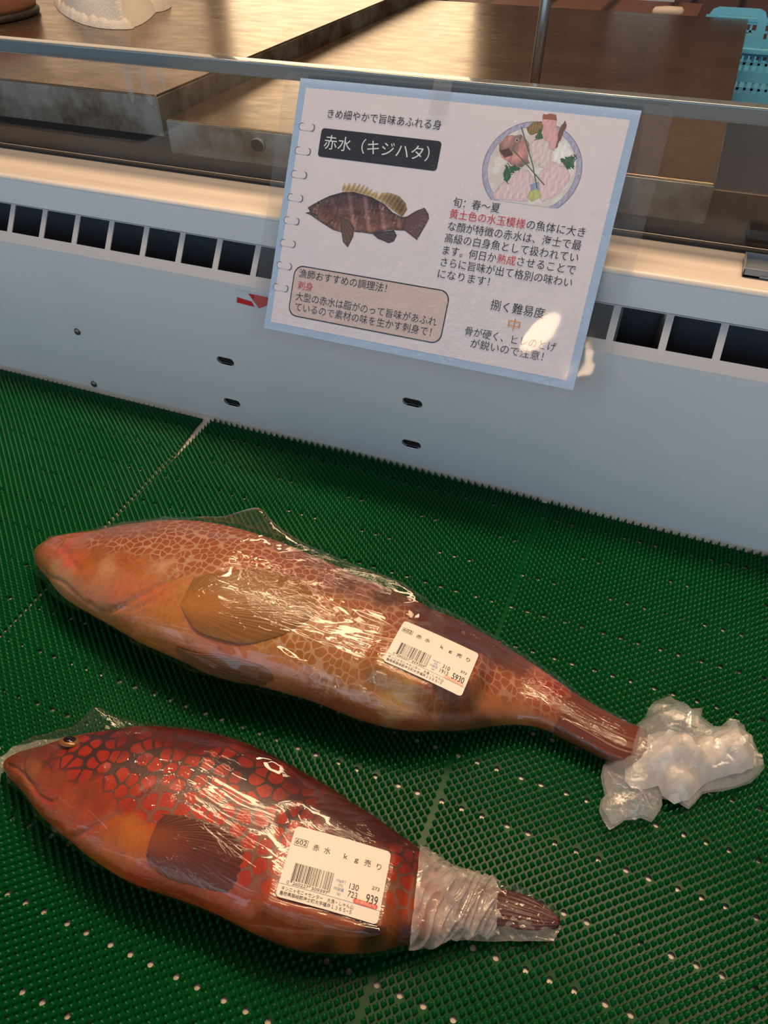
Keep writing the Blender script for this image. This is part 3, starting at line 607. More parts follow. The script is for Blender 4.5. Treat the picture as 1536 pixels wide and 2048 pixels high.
def platepaint(Q):
    cx, cy, rx, ry = 222.3, 52.5, 41.2, 37; E = np.hypot((Q[..., 0]-cx)/rx, (Q[..., 1]-cy)/ry); m = (E < 1) & (Q[..., 1] < 79.5+(Q[..., 0]-190)*.0)
    col = np.zeros(Q.shape[:2]+(3,))+np.array([226, 216, 210]); n = wav(Q, .5, 3); n2 = wav(Q, 1.5, 7)
    col += (n*5)[..., None]; rim = (E > .90) & (E < .99); col[rim] = (178, 176, 200); col[rim] += (n2[rim]*12)[:, None]; col[E > .985] = (130, 130, 150); col[(E > .885) & (E < .90)] = (160, 160, 185)
    w = (E < .885) & (n > .3); col[w] = (236, 232, 226)
    cs = dict(daik=(240, 238, 234), fan=(140, 112, 62), fin=(128, 78, 66), tail=(222, 170, 168), head=(176, 128, 120), s1=(222, 204, 200), s2=(228, 198, 202), s3=(224, 196, 200), leaf3=(66, 98, 62), leaf1=(52, 92, 62), leaf2=(56, 92, 62), blue=(150, 160, 196), was=(190, 196, 120))
    for nm in ('daik', 'fan', 'fin', 'tail', 'head', 's3', 's2', 'leaf3', 's1', 'leaf1', 'leaf2', 'blue', 'was'):
        pl = PLT[nm]
        if 'leaf' in nm: Qj = Q+.9*np.stack([wav(Q, 2.4, 11), wav(Q, 2.4, 12)], -1)
        else: Qj = Q+.5*np.stack([wav(Q, .9, 11), wav(Q, .9, 12)], -1)
        a = inpoly(Qj, pl); d = segdist(Qj, pl, True); c = np.array(cs[nm], float)+(n2*9)[..., None]+(np.clip(d, 0, 3)*3)[..., None]
        if nm in ('s1', 's2', 's3', 'tail'): c = c+(np.sin(Qj[..., 0]*1.1+Qj[..., 1]*.9+2*n)*4)[..., None]*np.array([.6, 1, .9])
        if nm == 'fan': c = c+(np.sin(Q[..., 0]*3)*14)[..., None]
        if nm == 'head': c = c+(np.clip((38-Q[..., 0]+170)/10, -1, 1)*0)[..., None]+(n[..., None]*np.array([34, 18, 16]))
        if nm == 'tail': c = np.where(Q[..., 1:2] < 13.5, np.array([160., 100, 78]), c)
        col[a] = c[a]; m = m | a; ed = a & (d < .35) & (nm not in ('daik', 'leaf1', 'leaf2', 'leaf3')); col[ed] *= .86
    for ln, c in (([(206.9, 21.4), (222.7, 48.6), (230.4, 66)], (84, 110, 84)), ([(203.5, 38.9), (218.9, 49.9), (235.5, 62.7)], (90, 112, 84))):
        a = segdist(Q, ln) < .5; col[a] = c
    a = inpoly(Q, [(193, 41), (200, 38), (205, 43), (198, 46)]); col[a] = (92, 54, 54); e = np.linalg.norm(Q-[205.5, 31.5], axis=-1); col[e < 1.6] = (190, 170, 150); col[e < .8] = (40, 30, 30)
    return col, m & (Q[..., 1] < 79.6)
painted('dish_picture', 180, 8.5, 264.5, 80, 330, 280, platepaint, sign, W1)
# glossy laminate over the card and the bigger clear pouch taped behind it
def lamb(k):
    o = k.obj(); return k.math('ADD', k.noise(o, 330, 2), k.math('MULTIPLY', k.noise(o, 60, 3), 2.2))
M['lam'] = film_mat('laminate_gloss', .004, .07, 1.5, lamb, bs=.5, bd=.0013)
M['pouch'] = film_mat('clear_pouch', .09, .06, 1.5, lambda k: k.noise(k.obj(), 14, 3), hazecol=(150, 150, 148), bs=.25, bd=.004)
M['tape'] = film_mat('clear_tape', .12, .12, 1.5, hazecol=(215, 208, 205))
def warp_sheet(name, poly, w, m, step=12):
    V2, T = cdt(refine(poly, step), (), rand_in(poly, step, 4)); V = [sg(u, v, w+.00025*math.sin(u*.07+v*.05)) for u, v in V2]
    return P(mesh(name, V, [tuple(t) for t in T], m, None, True), sign)
warp_sheet('laminate', rrect(0, 0, 298, 221, 1), W1+.0011, M['lam'])
warp_sheet('clear_pouch', rrect(-16, -5.5, 322, 233.5, 7, 6), -.0012, M['pouch'])
warp_sheet('clear_pouch_front', rrect(-14, -4.5, 320, 232.5, 7, 6), W1+.0020, film_mat('clear_pouch_film', .006, .04, 1.5, hazecol=(180, 180, 178)))
warp_sheet("tape", [(126, -8), (142, -8), (142, 20), (126, 20)], W1+.0024, M["tape"], 30)

# brown wooden shelf behind the lower table with a pale scrubbing brush on it
t = tag(empty('wooden_shelf', (-.3, 1.78, -.72)), 'low brown wooden shelf box behind the lower steel worktable', 'shelf')
P(MB().box(-.560, -.075, 1.70, 1.90, -.72, .236).build('carcass', M['wood'], bevel=.003), t); P(MB().box(-.565, -.070, 1.695, 1.905, .236, .246).build('board', M['wood'], bevel=.002), t)
mb = MB(); tube(mb, [(-.150, 1.72, .2545), (-.146, 1.72, .2545), (-.125, 1.722, .2555), (-.100, 1.724, .2555), (-.095, 1.724, .2550)], [.003, .0075, .0085, .0080, .004], 14)
tag(mb.build('scrubbing_brush', mat('pale_wood', (196, 176, 152), .5), smooth=True), 'small pale brush handle lying behind the far edge of the steel worktable', 'brush')
S1 = [[-350.58,152.4,4.5,6,6,8.5],[-325.25,154.75,14.57,14.03,12.03,8.5],[-302.02,157.39,27.41,18.77,16.77,8.5],[-280.55,159.84,36.45,21.25,18.8,8.5],[-259.71,162.48,43.58,23.62,20.69,8.5],[-239.52,164.13,47.91,24.79,21.26,8.5],[-219.9,165.57,50.86,25.74,21.58,8.5],[-200.76,167.26,51.56,26.69,21.9,8.5],[-181.87,167.9,50.78,26.68,21.58,8.5],[-163.19,167.22,49.04,26.21,20.95,8.5],[-144.85,165.95,47.48,25.74,20.32,8.5],[-127.06,164.53,46.75,24.71,19.29,8.5],[-110.03,163.99,45.39,23.13,17.87,8.5],[-93.56,165.63,42.48,21.56,16.45,8.5],[-77.54,168.29,38.38,19.25,14.56,8.5],[-61.5,171.95,32.25,15.46,11.72,8.5],[-45.3,175.76,24.46,11.84,9.13,8.5],[-29.03,180.45,16.9,8.79,7.44,8.5],[-12.79,185.33,13.22,6.91,5.69,8.5],[3.43,189.64,11.51,5.44,3.97,8.5],[19.52,192.38,9.29,4.26,3.26,8.5],[35.25,194.45,2.33,3.08,2.55,8.5]]
S2 = [[-471.59,326.88,9,10,10,8.5],[-434.15,325.04,23.47,17.92,18.59,8.5],[-400.43,322.43,37.61,24.94,24.59,8.5],[-371.99,324.64,47.29,29.27,27.29,8.5],[-344.84,327.7,56.08,32.57,29.34,8.5],[-318.19,329.09,62.6,34.11,30.27,8.5],[-291.58,328.18,64.78,35.65,31.19,8.5],[-265.74,326.19,65.34,36.89,31.93,8.5],[-241.73,325.57,65.44,36.03,31.35,8.5],[-218.34,325.4,62.99,35.16,30.77,8.5],[-195.38,325.06,60.09,34.3,30.2,8.5],[-173.06,324.9,56.98,33.15,29.05,8.5],[-151.1,324.83,55.64,31.85,27.61,8.5],[-129.54,323.79,54.73,30.56,26.17,8.5],[-109.06,325.03,53.1,28.9,24.44,8.5],[-89.05,329.4,49.03,25.66,21.41,8.5],[-68.63,333.23,43.97,22.41,18.39,8.5],[-48.13,336.8,36.03,19.17,15.88,8.5],[-27.7,338.67,28.28,15.96,13.47,8.5],[-7.63,337.77,22.09,14.16,11.85,8.5],[11.84,333.77,18.09,12.36,10.22,8.5],[30.88,330.59,17.36,10.68,8.79,8.5],[49.5,328.25,16.99,9.39,7.92,8.5],[67.91,330.11,14,8.09,7.06,8.5]]
C1 = [[0.0215,2.026,140,60,35,0],[0.0429,1.544,115,55,35,0],[0.0658,1.298,120,45,35,0],[0.0415,2.432,175,75,45,0],[0.0544,1.972,150,85,40,0],[0.0744,2.015,160,95,40,0],[0.0973,2.1,170,75,35,0],[0.0887,2.582,175,75,45,0],[0.1245,2.336,180,65,40,0],[0.1187,1.951,150,70,35,0.1],[0.093,1.619,130,45,30,0.6],[0.0758,3.138,160,90,40,0],[0.1245,2.86,160,80,40,0],[0.1559,2.282,180,85,40,0],[0.1774,2.015,150,65,30,0],[0.196,2.347,185,80,50,0],[0.166,2.657,175,80,45,0],[0.216,2.1,160,60,30,0.1],[0.2361,2.229,190,95,35,0],[0.2718,2.197,200,115,35,0],[0.2518,2.496,190,105,30,0],[0.2947,2.475,195,110,40,0],[0.2246,2.796,175,90,30,0],[0.2732,2.732,180,90,35,0],[0.2876,2.293,205,120,35,0],[0.3062,2.807,180,60,45,0],[0.3505,2.871,160,65,40,0],[0.1202,1.565,180,45,25,1],[0.1502,1.255,180,40,22,1],[0.1545,1.619,180,45,25,1],[0.2203,1.694,185,50,25,1],[0.2532,1.886,185,55,25,0.8],[0.2647,1.501,185,45,25,1],[0.2289,1.223,150,35,25,1],[0.1602,0.934,120,30,30,0.9],[0.2461,0.763,90,15,15,0.6],[0.1917,0.774,100,20,18,0.6],[0.3076,0.741,75,12,15,0.5],[0.3348,1.619,205,65,25,1],[0.382,1.48,205,60,25,1],[0.3519,1.277,180,45,25,1],[0.3934,1.03,140,35,25,1],[0.4206,1.384,200,60,25,1],[0.3734,1.715,215,60,30,1],[0.2933,1.865,190,50,25,0.8],[0.4034,2.86,160,60,35,0],[0.4635,2.807,175,75,45,0],[0.5093,2.85,165,75,45,0],[0.4936,2.068,195,60,30,0.9],[0.5293,2.111,190,75,35,0.6],[0.505,2.047,195,55,30,0.9],[0.5122,2.646,175,80,50,0.1],[0.5651,2.603,170,80,45,0.2],[0.6052,2.582,165,90,50,0.2],[0.6481,2.561,160,85,45,0.1],[0.5622,3.256,100,35,22,0],[0.6152,2.957,75,22,18,0],[0.6824,2.593,60,22,18,0],[0.7411,2.743,60,25,20,0],[0.6996,2.336,165,90,50,0.1],[0.4278,1.394,205,60,28,1],[0.5007,1.448,200,60,28,1],[0.4192,1.79,205,55,30,1],[0.4435,0.998,150,35,25,1],[0.3848,1.116,150,35,25,1],[0.4936,1.052,120,30,25,0.9],[0.3963,0.549,75,15,18,0.4],[0.4778,0.784,75,20,20,0.4],[0.5579,0.795,80,35,32,0.3],[0.6237,0.87,75,30,28,0.3],[0.6896,0.688,70,25,25,0.3],[0.7082,1.437,175,45,25,1],[0.731,1.598,165,50,28,1],[0.7053,1.822,185,70,30,0.9],[0.7482,1.929,185,80,40,0.8],[0.7268,1.148,120,35,25,0.8],[0.7768,2.304,185,95,50,0.3],[0.8999,1.084,80,32,28,0],[0.9442,1.747,75,28,25,0],[0.9814,2.7,95,30,25,0],[0.9013,2.026,65,25,22,0],[0.8369,1.48,90,40,35,0]]
C2 = [[0.0229,1.961,170,95,60,0],[0.0401,1.801,195,110,70,0],[0.0644,1.844,205,95,70,0],[0.083,2.058,215,105,85,0],[0.0415,2.582,185,115,75,0],[0.0701,2.422,200,150,115,0],[0.0873,2.55,200,150,120,0],[0.0773,1.683,180,105,60,0],[0.1044,2.004,195,105,45,0],[0.1216,2.207,195,115,60,0],[0.1173,1.812,165,100,45,0],[0.1431,2.036,205,150,120,0],[0.1402,2.464,205,140,105,0],[0.1702,2.464,205,125,95,0],[0.1903,2.197,200,120,85,0],[0.1144,2.689,200,140,105,0],[0.1588,2.807,190,135,105,0],[0.1588,1.812,175,100,45,0.1],[0.1888,1.865,180,105,50,0.1],[0.2217,1.929,190,120,75,0.1],[0.1016,1.512,160,85,45,0.8],[0.1359,1.576,165,90,50,1],[0.1702,1.608,160,85,45,1],[0.2089,1.608,165,85,45,1],[0.2518,1.651,170,95,50,1],[0.2403,1.833,180,110,60,0.8],[0.226,1.833,210,170,150,0.1],[0.1159,1.266,150,95,80,0.3],[0.1588,1.159,150,95,80,0.5],[0.2031,1.148,155,85,60,0.9],[0.2432,1.041,160,85,55,1],[0.2732,1.469,170,95,50,1],[0.3104,1.426,175,100,50,1],[0.2275,2.272,205,120,85,0],[0.2518,2.1,205,125,85,0],[0.2704,2.047,195,135,75,0],[0.2217,2.486,200,130,85,0],[0.2532,2.486,200,135,65,0],[0.2861,2.411,200,135,60,0],[0.1946,2.817,190,120,70,0],[0.2461,2.796,195,125,60,0],[0.2976,2.636,200,130,65,0],[0.2904,3.031,190,120,75,0],[0.329,2.529,195,125,80,0],[0.3548,2.582,190,110,80,0],[0.3233,2.935,170,100,55,0],[0.3033,2.272,210,140,110,0],[0.3763,2.507,190,110,75,0],[0.3276,2.7,200,125,85,0],[0.3791,2.593,205,130,80,0],[0.4278,2.593,200,130,85,0.1],[0.4621,2.71,200,130,90,0.1],[0.4907,3.053,185,110,75,0],[0.5393,3.149,175,100,70,0],[0.5737,3.106,170,100,65,0],[0.412,2.336,195,140,70,0.6],[0.4335,2.207,180,120,45,1],[0.4664,2.272,180,120,45,1],[0.4921,2.357,180,120,50,1],[0.4936,1.993,175,110,50,1],[0.4735,1.608,170,105,50,1],[0.5222,1.694,170,100,50,1],[0.5565,1.779,170,100,55,1],[0.5308,2.539,175,120,60,0.8],[0.5651,2.411,170,120,65,0.6],[0.6066,2.486,200,165,100,0.1],[0.6137,2.721,205,160,115,0.0],[0.6209,3.021,160,90,60,0],[0.5966,2.272,180,130,80,0.4],[0.6552,2.111,175,100,70,0.5],[0.6438,2.464,170,105,65,0.3],[0.2804,1.234,165,95,60,1],[0.3433,1.234,165,90,60,1],[0.382,1.105,155,90,70,1],[0.4206,1.244,150,85,60,1],[0.4435,1.095,135,85,85,0.6],[0.505,1.063,130,85,80,0.5],[0.3634,0.752,140,90,90,0.6],[0.5207,1.416,160,95,60,0.8],[0.5622,1.33,150,85,60,0.7],[0.4006,0.87,125,80,75,0.4],[0.4707,0.988,100,65,55,0.2],[0.5308,1.009,90,55,45,0.1],[0.628,1.041,95,50,40,0],[0.6853,1.084,90,45,35,0],[0.6967,1.18,95,50,40,0],[0.7468,1.18,95,55,45,0],[0.7783,1.17,110,60,50,0],[0.7368,1.812,155,80,50,0.7],[0.7711,1.854,160,85,45,0.7],[0.8054,1.116,165,95,80,0.3],[0.8212,1.362,165,55,40,0.5],[0.8383,1.351,150,45,30,0.5],[0.8126,1.833,165,90,40,0.6],[0.8283,2.026,155,75,35,0.5],[0.7439,2.507,175,115,70,0],[0.7997,2.625,180,120,75,0],[0.8369,2.828,165,100,60,0],[0.731,3.01,110,70,45,0],[0.6967,2.743,130,80,50,0],[0.8584,1.576,125,60,40,0.1],[0.8913,1.555,120,60,40,0],[0.9313,1.812,115,60,35,0],[0.9642,1.779,115,60,40,0],[0.8884,2.55,110,60,35,0],[0.9242,2.614,95,50,30,0]]
P1 = {"mouth":[[0.0172,2.133],[0.0343,2.133],[0.0515,2.218],[0.0715,2.325],[0.0959,2.443],[0.123,2.422],[0.133,2.304]],"jaw":[[0.0415,1.469],[0.0501,1.929],[0.0658,2.272],[0.0959,2.293]],"gill":[[0.1788,2.86],[0.2031,2.582],[0.2275,2.293],[0.2432,2.122],[0.2561,2.015],[0.2647,1.876],[0.2732,1.747]],"eye":[[0.103,1.127]],"pec":[[0.2833,1.897],[0.3233,1.865],[0.3662,1.812],[0.4106,1.79],[0.4492,1.812],[0.4764,1.908],[0.4864,2.1],[0.4893,2.347],[0.4793,2.571],[0.4306,2.678],[0.3834,2.743],[0.3419,2.678],[0.309,2.507],[0.2918,2.379],[0.2876,2.1]],"pecbase":[[0.289,2.186]]}
P2 = {"mouth":[[0.0329,2.903],[0.0529,2.957],[0.0844,2.689],[0.1016,2.796],[0.1202,2.935],[0.1431,2.999],[0.1502,3.192]],"lip":[[0.0258,1.619],[0.0501,1.747],[0.0758,1.951],[0.0901,2.111],[0.103,2.207]],"gill":[[0.133,2.871],[0.1488,2.946],[0.1731,2.807],[0.1989,2.518],[0.216,2.315],[0.2332,2.133],[0.2446,1.993],[0.2518,1.876],[0.2532,1.79]],"gill2":[[0.176,2.743],[0.2074,2.593],[0.2332,2.379],[0.2461,2.197],[0.2561,2.015]],"eye":[[0.1202,2.197]],"pec":[[0.2775,1.812],[0.2947,1.694],[0.3119,1.598],[0.3433,1.448],[0.3834,1.384],[0.4163,1.384],[0.4421,1.501],[0.4592,1.662],[0.4564,1.812],[0.4406,2.036],[0.4278,2.186],[0.3877,2.432],[0.3505,2.486],[0.3205,2.486],[0.3033,2.357],[0.2876,2.1]],"pecbase":[[0.2961,2.207]],"pelvic":[[0.2976,2.892],[0.3233,2.86],[0.3577,2.721],[0.3934,2.721],[0.4235,2.743],[0.4378,2.935],[0.4177,3.203],[0.3863,3.331],[0.3548,3.331],[0.319,3.278],[0.3004,3.106]]}
# ------------------------------------------------------------------ the two wrapped groupers
def crom(Pc, t):
    Pc = np.asarray(Pc, float); n = len(Pc); t = np.clip(np.asarray(t, float), 0, n-1-1e-9); i = np.floor(t).astype(int); f = (t-i)[:, None]
    p0 = np.where((i == 0)[:, None], 2*Pc[0]-Pc[1], Pc[np.clip(i-1, 0, n-1)]); p1 = Pc[i]; p2 = Pc[np.clip(i+1, 0, n-1)]
    p3 = np.where((i >= n-2)[:, None], 2*Pc[-1]-Pc[-2], Pc[np.clip(i+2, 0, n-1)])
    return .5*((2*p1)+(-p0+p2)*f+(2*p0-5*p1+4*p2-p3)*f*f+(-p0+3*p1-3*p2+p3)*f**3)
def body_points(ST, s, th, grow=0):
    ST = np.asarray(ST, float); n = len(ST); q = crom(ST, np.asarray(s)*(n-1)); e = 1e-3
    d = crom(ST, np.clip(np.asarray(s)+e, 0, 1)*(n-1))-crom(ST, np.clip(np.asarray(s)-e, 0, 1)*(n-1))
    L = np.hypot(d[:, 0], d[:, 1]); nx, ny = -d[:, 1]/L, d[:, 0]/L; c, sn = np.cos(th), np.sin(th)
    off = (np.maximum(q[:, 2:3], .3)+grow)*(np.sign(c)*np.abs(c)**.92)[None]
    b = np.where(sn[None] > 0, q[:, 3:4]+grow, q[:, 4:5]); z = q[:, 5:6]+q[:, 4:5]+np.maximum(b, .2)*(np.sign(sn)*np.abs(sn)**.88)[None]
    rr = np.sqrt(np.clip(1-(1-np.clip(np.asarray(s)/.026, 0, 1))**2, .0, 1))[:, None]; off = off*rr; zc = q[:, 5:6]+q[:, 4:5]; z = zc+(z-zc)*rr   # blunt snout
    return np.stack([q[:, 0:1]+nx[:, None]*off, q[:, 1:2]+ny[:, None]*off, z], -1)
def pt(ST, s, th): return body_points(ST, np.array([s]), np.array([th]))[0, 0]
def grid_normals(Pg):
    du = np.gradient(Pg, axis=0); dv = np.gradient(Pg, axis=1); n = np.cross(dv, du); n /= np.linalg.norm(n, axis=-1, keepdims=True)+1e-9
    j = n.shape[1]//4
    return n if n[n.shape[0]//2, j, 2] > 0 else -n
def add_uv(o, U, V, Fq):
    uv = o.data.uv_layers.new(name='skin'); li = np.empty(len(o.data.loops), np.int32); o.data.loops.foreach_get('vertex_index', li)
    uv.data.foreach_set('uv', np.c_[U.ravel()[li], V.ravel()[li]].astype(np.float32).ravel())
def skin_mat(name, kind):
    m = mat(name, (180, 100, 60), .36, 0, Specular_IOR_Level=.35); k = N(m); k.b.inputs['Coat Weight'].default_value = .08; k.b.inputs['Coat Roughness'].default_value = .12
    pig = k.n('ShaderNodeAttribute', attribute_name='pig').outputs['Color']; sm = k.n('ShaderNodeAttribute', attribute_name='spotty').outputs['Fac']
    uv = k.n('ShaderNodeUVMap', uv_map='skin').outputs[0]
    nz = k.n('ShaderNodeTexNoise', noise_dimensions='2D'); nz.inputs['Scale'].default_value = 55; nz.inputs['Detail'].default_value = 3; k.l(uv, nz.inputs['Vector'])
    va = k.n('ShaderNodeVectorMath', operation='SCALE'); k.l(nz.outputs['Color'], va.inputs[0]); va.inputs['Scale'].default_value = .0065 if kind == 2 else .0055
    vb = k.n('ShaderNodeVectorMath', operation='ADD'); k.l(uv, vb.inputs[0]); k.l(va.outputs[0], vb.inputs[1]); v = vb.outputs[0]
    fine = k.noise(uv, 700, 3, .6, 0, '2D'); mid = k.noise(uv, 120, 4, .6, 0, '2D'); big = k.noise(uv, 26, 3, .55, 0, '2D')
    if kind == 2:
        vo = k.n('ShaderNodeTexVoronoi', voronoi_dimensions='2D', feature='DISTANCE_TO_EDGE'); vo.inputs['Scale'].default_value = 150; vo.inputs['Randomness'].default_value = .8; k.l(v, vo.inputs['Vector'])
        vf = k.n('ShaderNodeTexVoronoi', voronoi_dimensions='2D', feature='F1'); vf.inputs['Scale'].default_value = 150; vf.inputs['Randomness'].default_value = .8; k.l(v, vf.inputs['Vector'])
        thr = k.math('ADD', .03, k.math('MULTIPLY', big, .10)); fd = k.math('MAXIMUM', k.math('DIVIDE', vf.outputs['Distance'], .52), k.math('DIVIDE', thr, k.math('MAXIMUM', vo.outputs['Distance'], .001)))
        mr = k.n('ShaderNodeMapRange', interpolation_type='SMOOTHSTEP'); k.l(fd, mr.inputs[0]); mr.inputs[1].default_value = .90; mr.inputs[2].default_value = 1.25
        net = mr.outputs[0]; net = k.math('MAXIMUM', k.math('MULTIPLY', net, k.math('MULTIPLY', sm, .95)), 0.0)
        col = k.mix(net, k.mix(k.math('MULTIPLY', sm, .35), pig, k.mix(.45, pig, C4(120, 55, 18))), k.mix(.30, C4(198, 158, 124), pig))
        h = k.math('ADD', k.math('MULTIPLY', net, -.2), k.math('MULTIPLY', mid, .5))
    else:
        vo = k.n('ShaderNodeTexVoronoi', voronoi_dimensions='2D', feature='F1'); ve = k.n('ShaderNodeTexVoronoi', voronoi_dimensions='2D', feature='DISTANCE_TO_EDGE')
        for q_ in (vo, ve): q_.inputs['Scale'].default_value = 98; q_.inputs['Randomness'].default_value = .72; k.l(v, q_.inputs['Vector'])
        gap = k.math('ADD', .03, k.math('MULTIPLY', big, .12)); de = k.math('DIVIDE', gap, k.math('MAXIMUM', ve.outputs['Distance'], .001))
        dd = k.math('MAXIMUM', k.math('DIVIDE', vo.outputs['Distance'], .49), k.math('MULTIPLY', de, .95))
        spot = k.n('ShaderNodeMapRange', interpolation_type='SMOOTHSTEP'); k.l(dd, spot.inputs[0]); spot.inputs[1].default_value = 1.08; spot.inputs[2].default_value = .88
        ring = k.n('ShaderNodeMapRange', interpolation_type='SMOOTHSTEP'); k.l(dd, ring.inputs[0]); ring.inputs[1].default_value = 1.35; ring.inputs[2].default_value = 1.0
        lum = k.n('ShaderNodeAttribute', attribute_name='netty').outputs['Fac']
        netc = k.mix(lum, C4(52, 28, 28), C4(132, 94, 76))
        netc = k.mix(k.math('MULTIPLY', ring.outputs[0], .55), netc, k.mix(lum, C4(44, 20, 20), C4(120, 60, 40)))
        spc = k.mix(k.ramp(mid, [(.35, (0, 0, 0, 1)), (.65, (1, 1, 1, 1))]), k.mix(.25, pig, C4(120, 20, 8)), pig)
        pat = k.mix(spot.outputs[0], netc, spc); col = k.mix(sm, pig, pat)
        h = k.math('ADD', k.math('MULTIPLY', spot.outputs[0], .15), k.math('MULTIPLY', mid, .5))
    col = k.mix(k.math('MULTIPLY', k.ramp(k.noise(uv, 210, 5, .75, .6, '2D'), [(.38, (1, 1, 1, 1)), (.56, (0, 0, 0, 1))]), .42), col, k.mix(.5, col, C4(60, 30, 20)))
    k.l(col, k.b.inputs['Base Color']); k.l(k.bump(k.math('ADD', h, k.math('MULTIPLY', fine, .4)), .35, .0008), k.b.inputs['Normal'])
    k.b.inputs['Subsurface Weight'].default_value = .12; k.b.inputs['Subsurface Radius'].default_value = (.004, .0015, .0008); k.b.inputs['Subsurface Scale'].default_value = 1.0
    return m
def fin_mat(name, c0, c1, rays=13, root=None):
    m = mat(name, c0, .32, 0); k = N(m); uv = k.n('ShaderNodeUVMap', uv_map='skin').outputs[0]
    w = k.n('ShaderNodeTexWave', wave_type='BANDS', bands_direction='Y'); w.inputs['Scale'].default_value = rays; w.inputs['Distortion'].default_value = 1.2; w.inputs['Detail'].default_value = 1; k.l(uv, w.inputs[0])
    n = k.noise(uv, 3, 4, .6, 0, '2D'); f = k.math('ADD', k.math('MULTIPLY', w.outputs['Fac'], .22), k.math('MULTIPLY', n, .75))
    sx = k.n('ShaderNodeSeparateXYZ'); k.l(uv, sx.inputs[0]); c_ = k.mix(f, C4(*c0), C4(*c1))
    if root is not None: c_ = k.mix(k.ramp(k.math('MULTIPLY', sx.outputs[0], 20.0), [(.05, (1, 1, 1, 1)), (.55, (0, 0, 0, 1))]), c_, C4(*root))
    k.l(c_, k.b.inputs['Base Color']); k.l(k.bump(w.outputs['Fac'], .25, .0004), k.b.inputs['Normal']); k.b.inputs['Coat Weight'].default_value = .08; k.b.inputs['Specular IOR Level'].default_value = .3; return m
def arcs(Pg):
    """skin coordinates in metres: along the axis and round the girth"""
    c = Pg.mean(1); u = np.r_[0, np.cumsum(np.linalg.norm(np.diff(c, axis=0), axis=1))]
    g = np.concatenate([np.zeros((len(Pg), 1)), np.cumsum(np.linalg.norm(np.diff(Pg, axis=1), axis=2), 1)], 1); j = Pg.shape[1]//4
    return np.repeat(u[:, None], Pg.shape[1], 1), g-g[:, j:j+1]
LABELS = {1: ((-.0953, .158, .0500), (-.067, .1587, .1799), (.0010, .0006)), 2: ((-.0904, .3164, .0644), (-.0839, .161, -.0239), (.0008, .0016))}
def under_label(Pg, which, gap):
    """press the surface flat where the stiff price label sits on it"""
    pos, rv, cv = LABELS[which]; Rm = np.array(Matrix.Rotation(float(np.linalg.norm(rv)), 3, Vector(rv))); D = (Pg-np.array(pos))@Rm; a, b, c = D[..., 0], D[..., 1], D[..., 2]
    surf = -cv[0]*(a/.03)**2-cv[1]*(b/.02)**2-gap; w = np.clip((.046-np.abs(a))/.014, 0, 1)*np.clip((.036-np.abs(b))/.0125, 0, 1); w = w*w*(3-2*w)*np.clip((c+.022)/.008, 0, 1)
    dz = (surf-c)*w; return Pg+dz[..., None]*Rm[:, 2]
def make_body(ST, CP, PL, kind, root, s1, ns, nt, bumps):
    ss = np.linspace(0, 1, ns)**1.15*s1; th = np.linspace(0, 2*math.pi, nt+1)
    Pg = body_points(ST, ss, th)/1000; Nn = grid_normals(Pg); H = np.zeros(Pg.shape[:2]); Q = Pg.copy()
    up = (Nn[..., 2] > -.3)
    for key, depth, wid, side in bumps:
        L = [pt(ST, *p)/1000 for p in PL[key]]
        L2 = crom(L, np.linspace(0, len(L)-1, 40)) if len(L) > 3 else L
        d = segdist(Pg, [tuple(x) for x in L2]); H += np.where(up, depth*np.exp(-(d/wid)**2), 0)
        if side: d2 = segdist(Pg, [tuple(x+np.array(side)) for x in L2]); H += np.where(up, -.55*depth*np.exp(-(d2/(wid*2.2))**2), 0)
    H += .0006*wav(Pg, 70, 5)+.0010*wav(Pg, 26, 7)
    Pg = Pg+Nn*H[..., None]; Pg[0] = Pg[0].mean(0)
    Pg = under_label(Pg, kind, .0016); Pg[..., 2] = np.maximum(Pg[..., 2], .0088)
    U, Vv = arcs(Q); F = grid_faces(ns, nt+1); V = Pg.reshape(-1, 3); V = np.concatenate([V, Pg[-1].mean(0)[None]]); c = len(V)-1; b = (ns-1)*(nt+1)
    o = fast_mesh('body', V, F, skin_mat('grouper_skin', kind), None, True)
    add_uv(o, np.r_[U.ravel(), 0], np.r_[Vv.ravel(), 0], F)
    cp = np.array([list(pt(ST, p[0], p[1])/1000)+list(s2l(p[2:5]))+[p[5]] for p in CP]); w = 0; acc = 0
    for r in cp:
        d2 = ((Q-r[:3])**2).sum(-1)*np.array(1.0); wi = 1/(d2+.006**2)**2.7; w = w+wi; acc = acc+wi[..., None]*r[3:]
    acc = acc/w[..., None]; n = len(V)
    def at(nm, typ, arr):
        a = o.data.attributes.new(nm, typ, 'POINT'); a.data.foreach_set('color' if 'COLOR' in typ else 'value', arr.astype(np.float32).ravel())
    A = acc.reshape(-1, 4)*np.array([.90, .80, .45, 1] if kind == 1 else [.88, .76, .52, 1]); A = np.concatenate([A, A[-1:]]); at('pig', 'FLOAT_COLOR', np.c_[A[:, :3], np.ones(n)]); at('spotty', 'FLOAT', A[:, 3])
    tcos = np.cos(th)[None]+0*ss[:, None]; net = np.clip((.42-tcos)*1.6, 0, 1)*np.clip((ss[:, None]/s1-.24)*7, .12, 1); net = np.r_[net.ravel(), 0]; at('netty', 'FLOAT', net)
    return P(o, root)
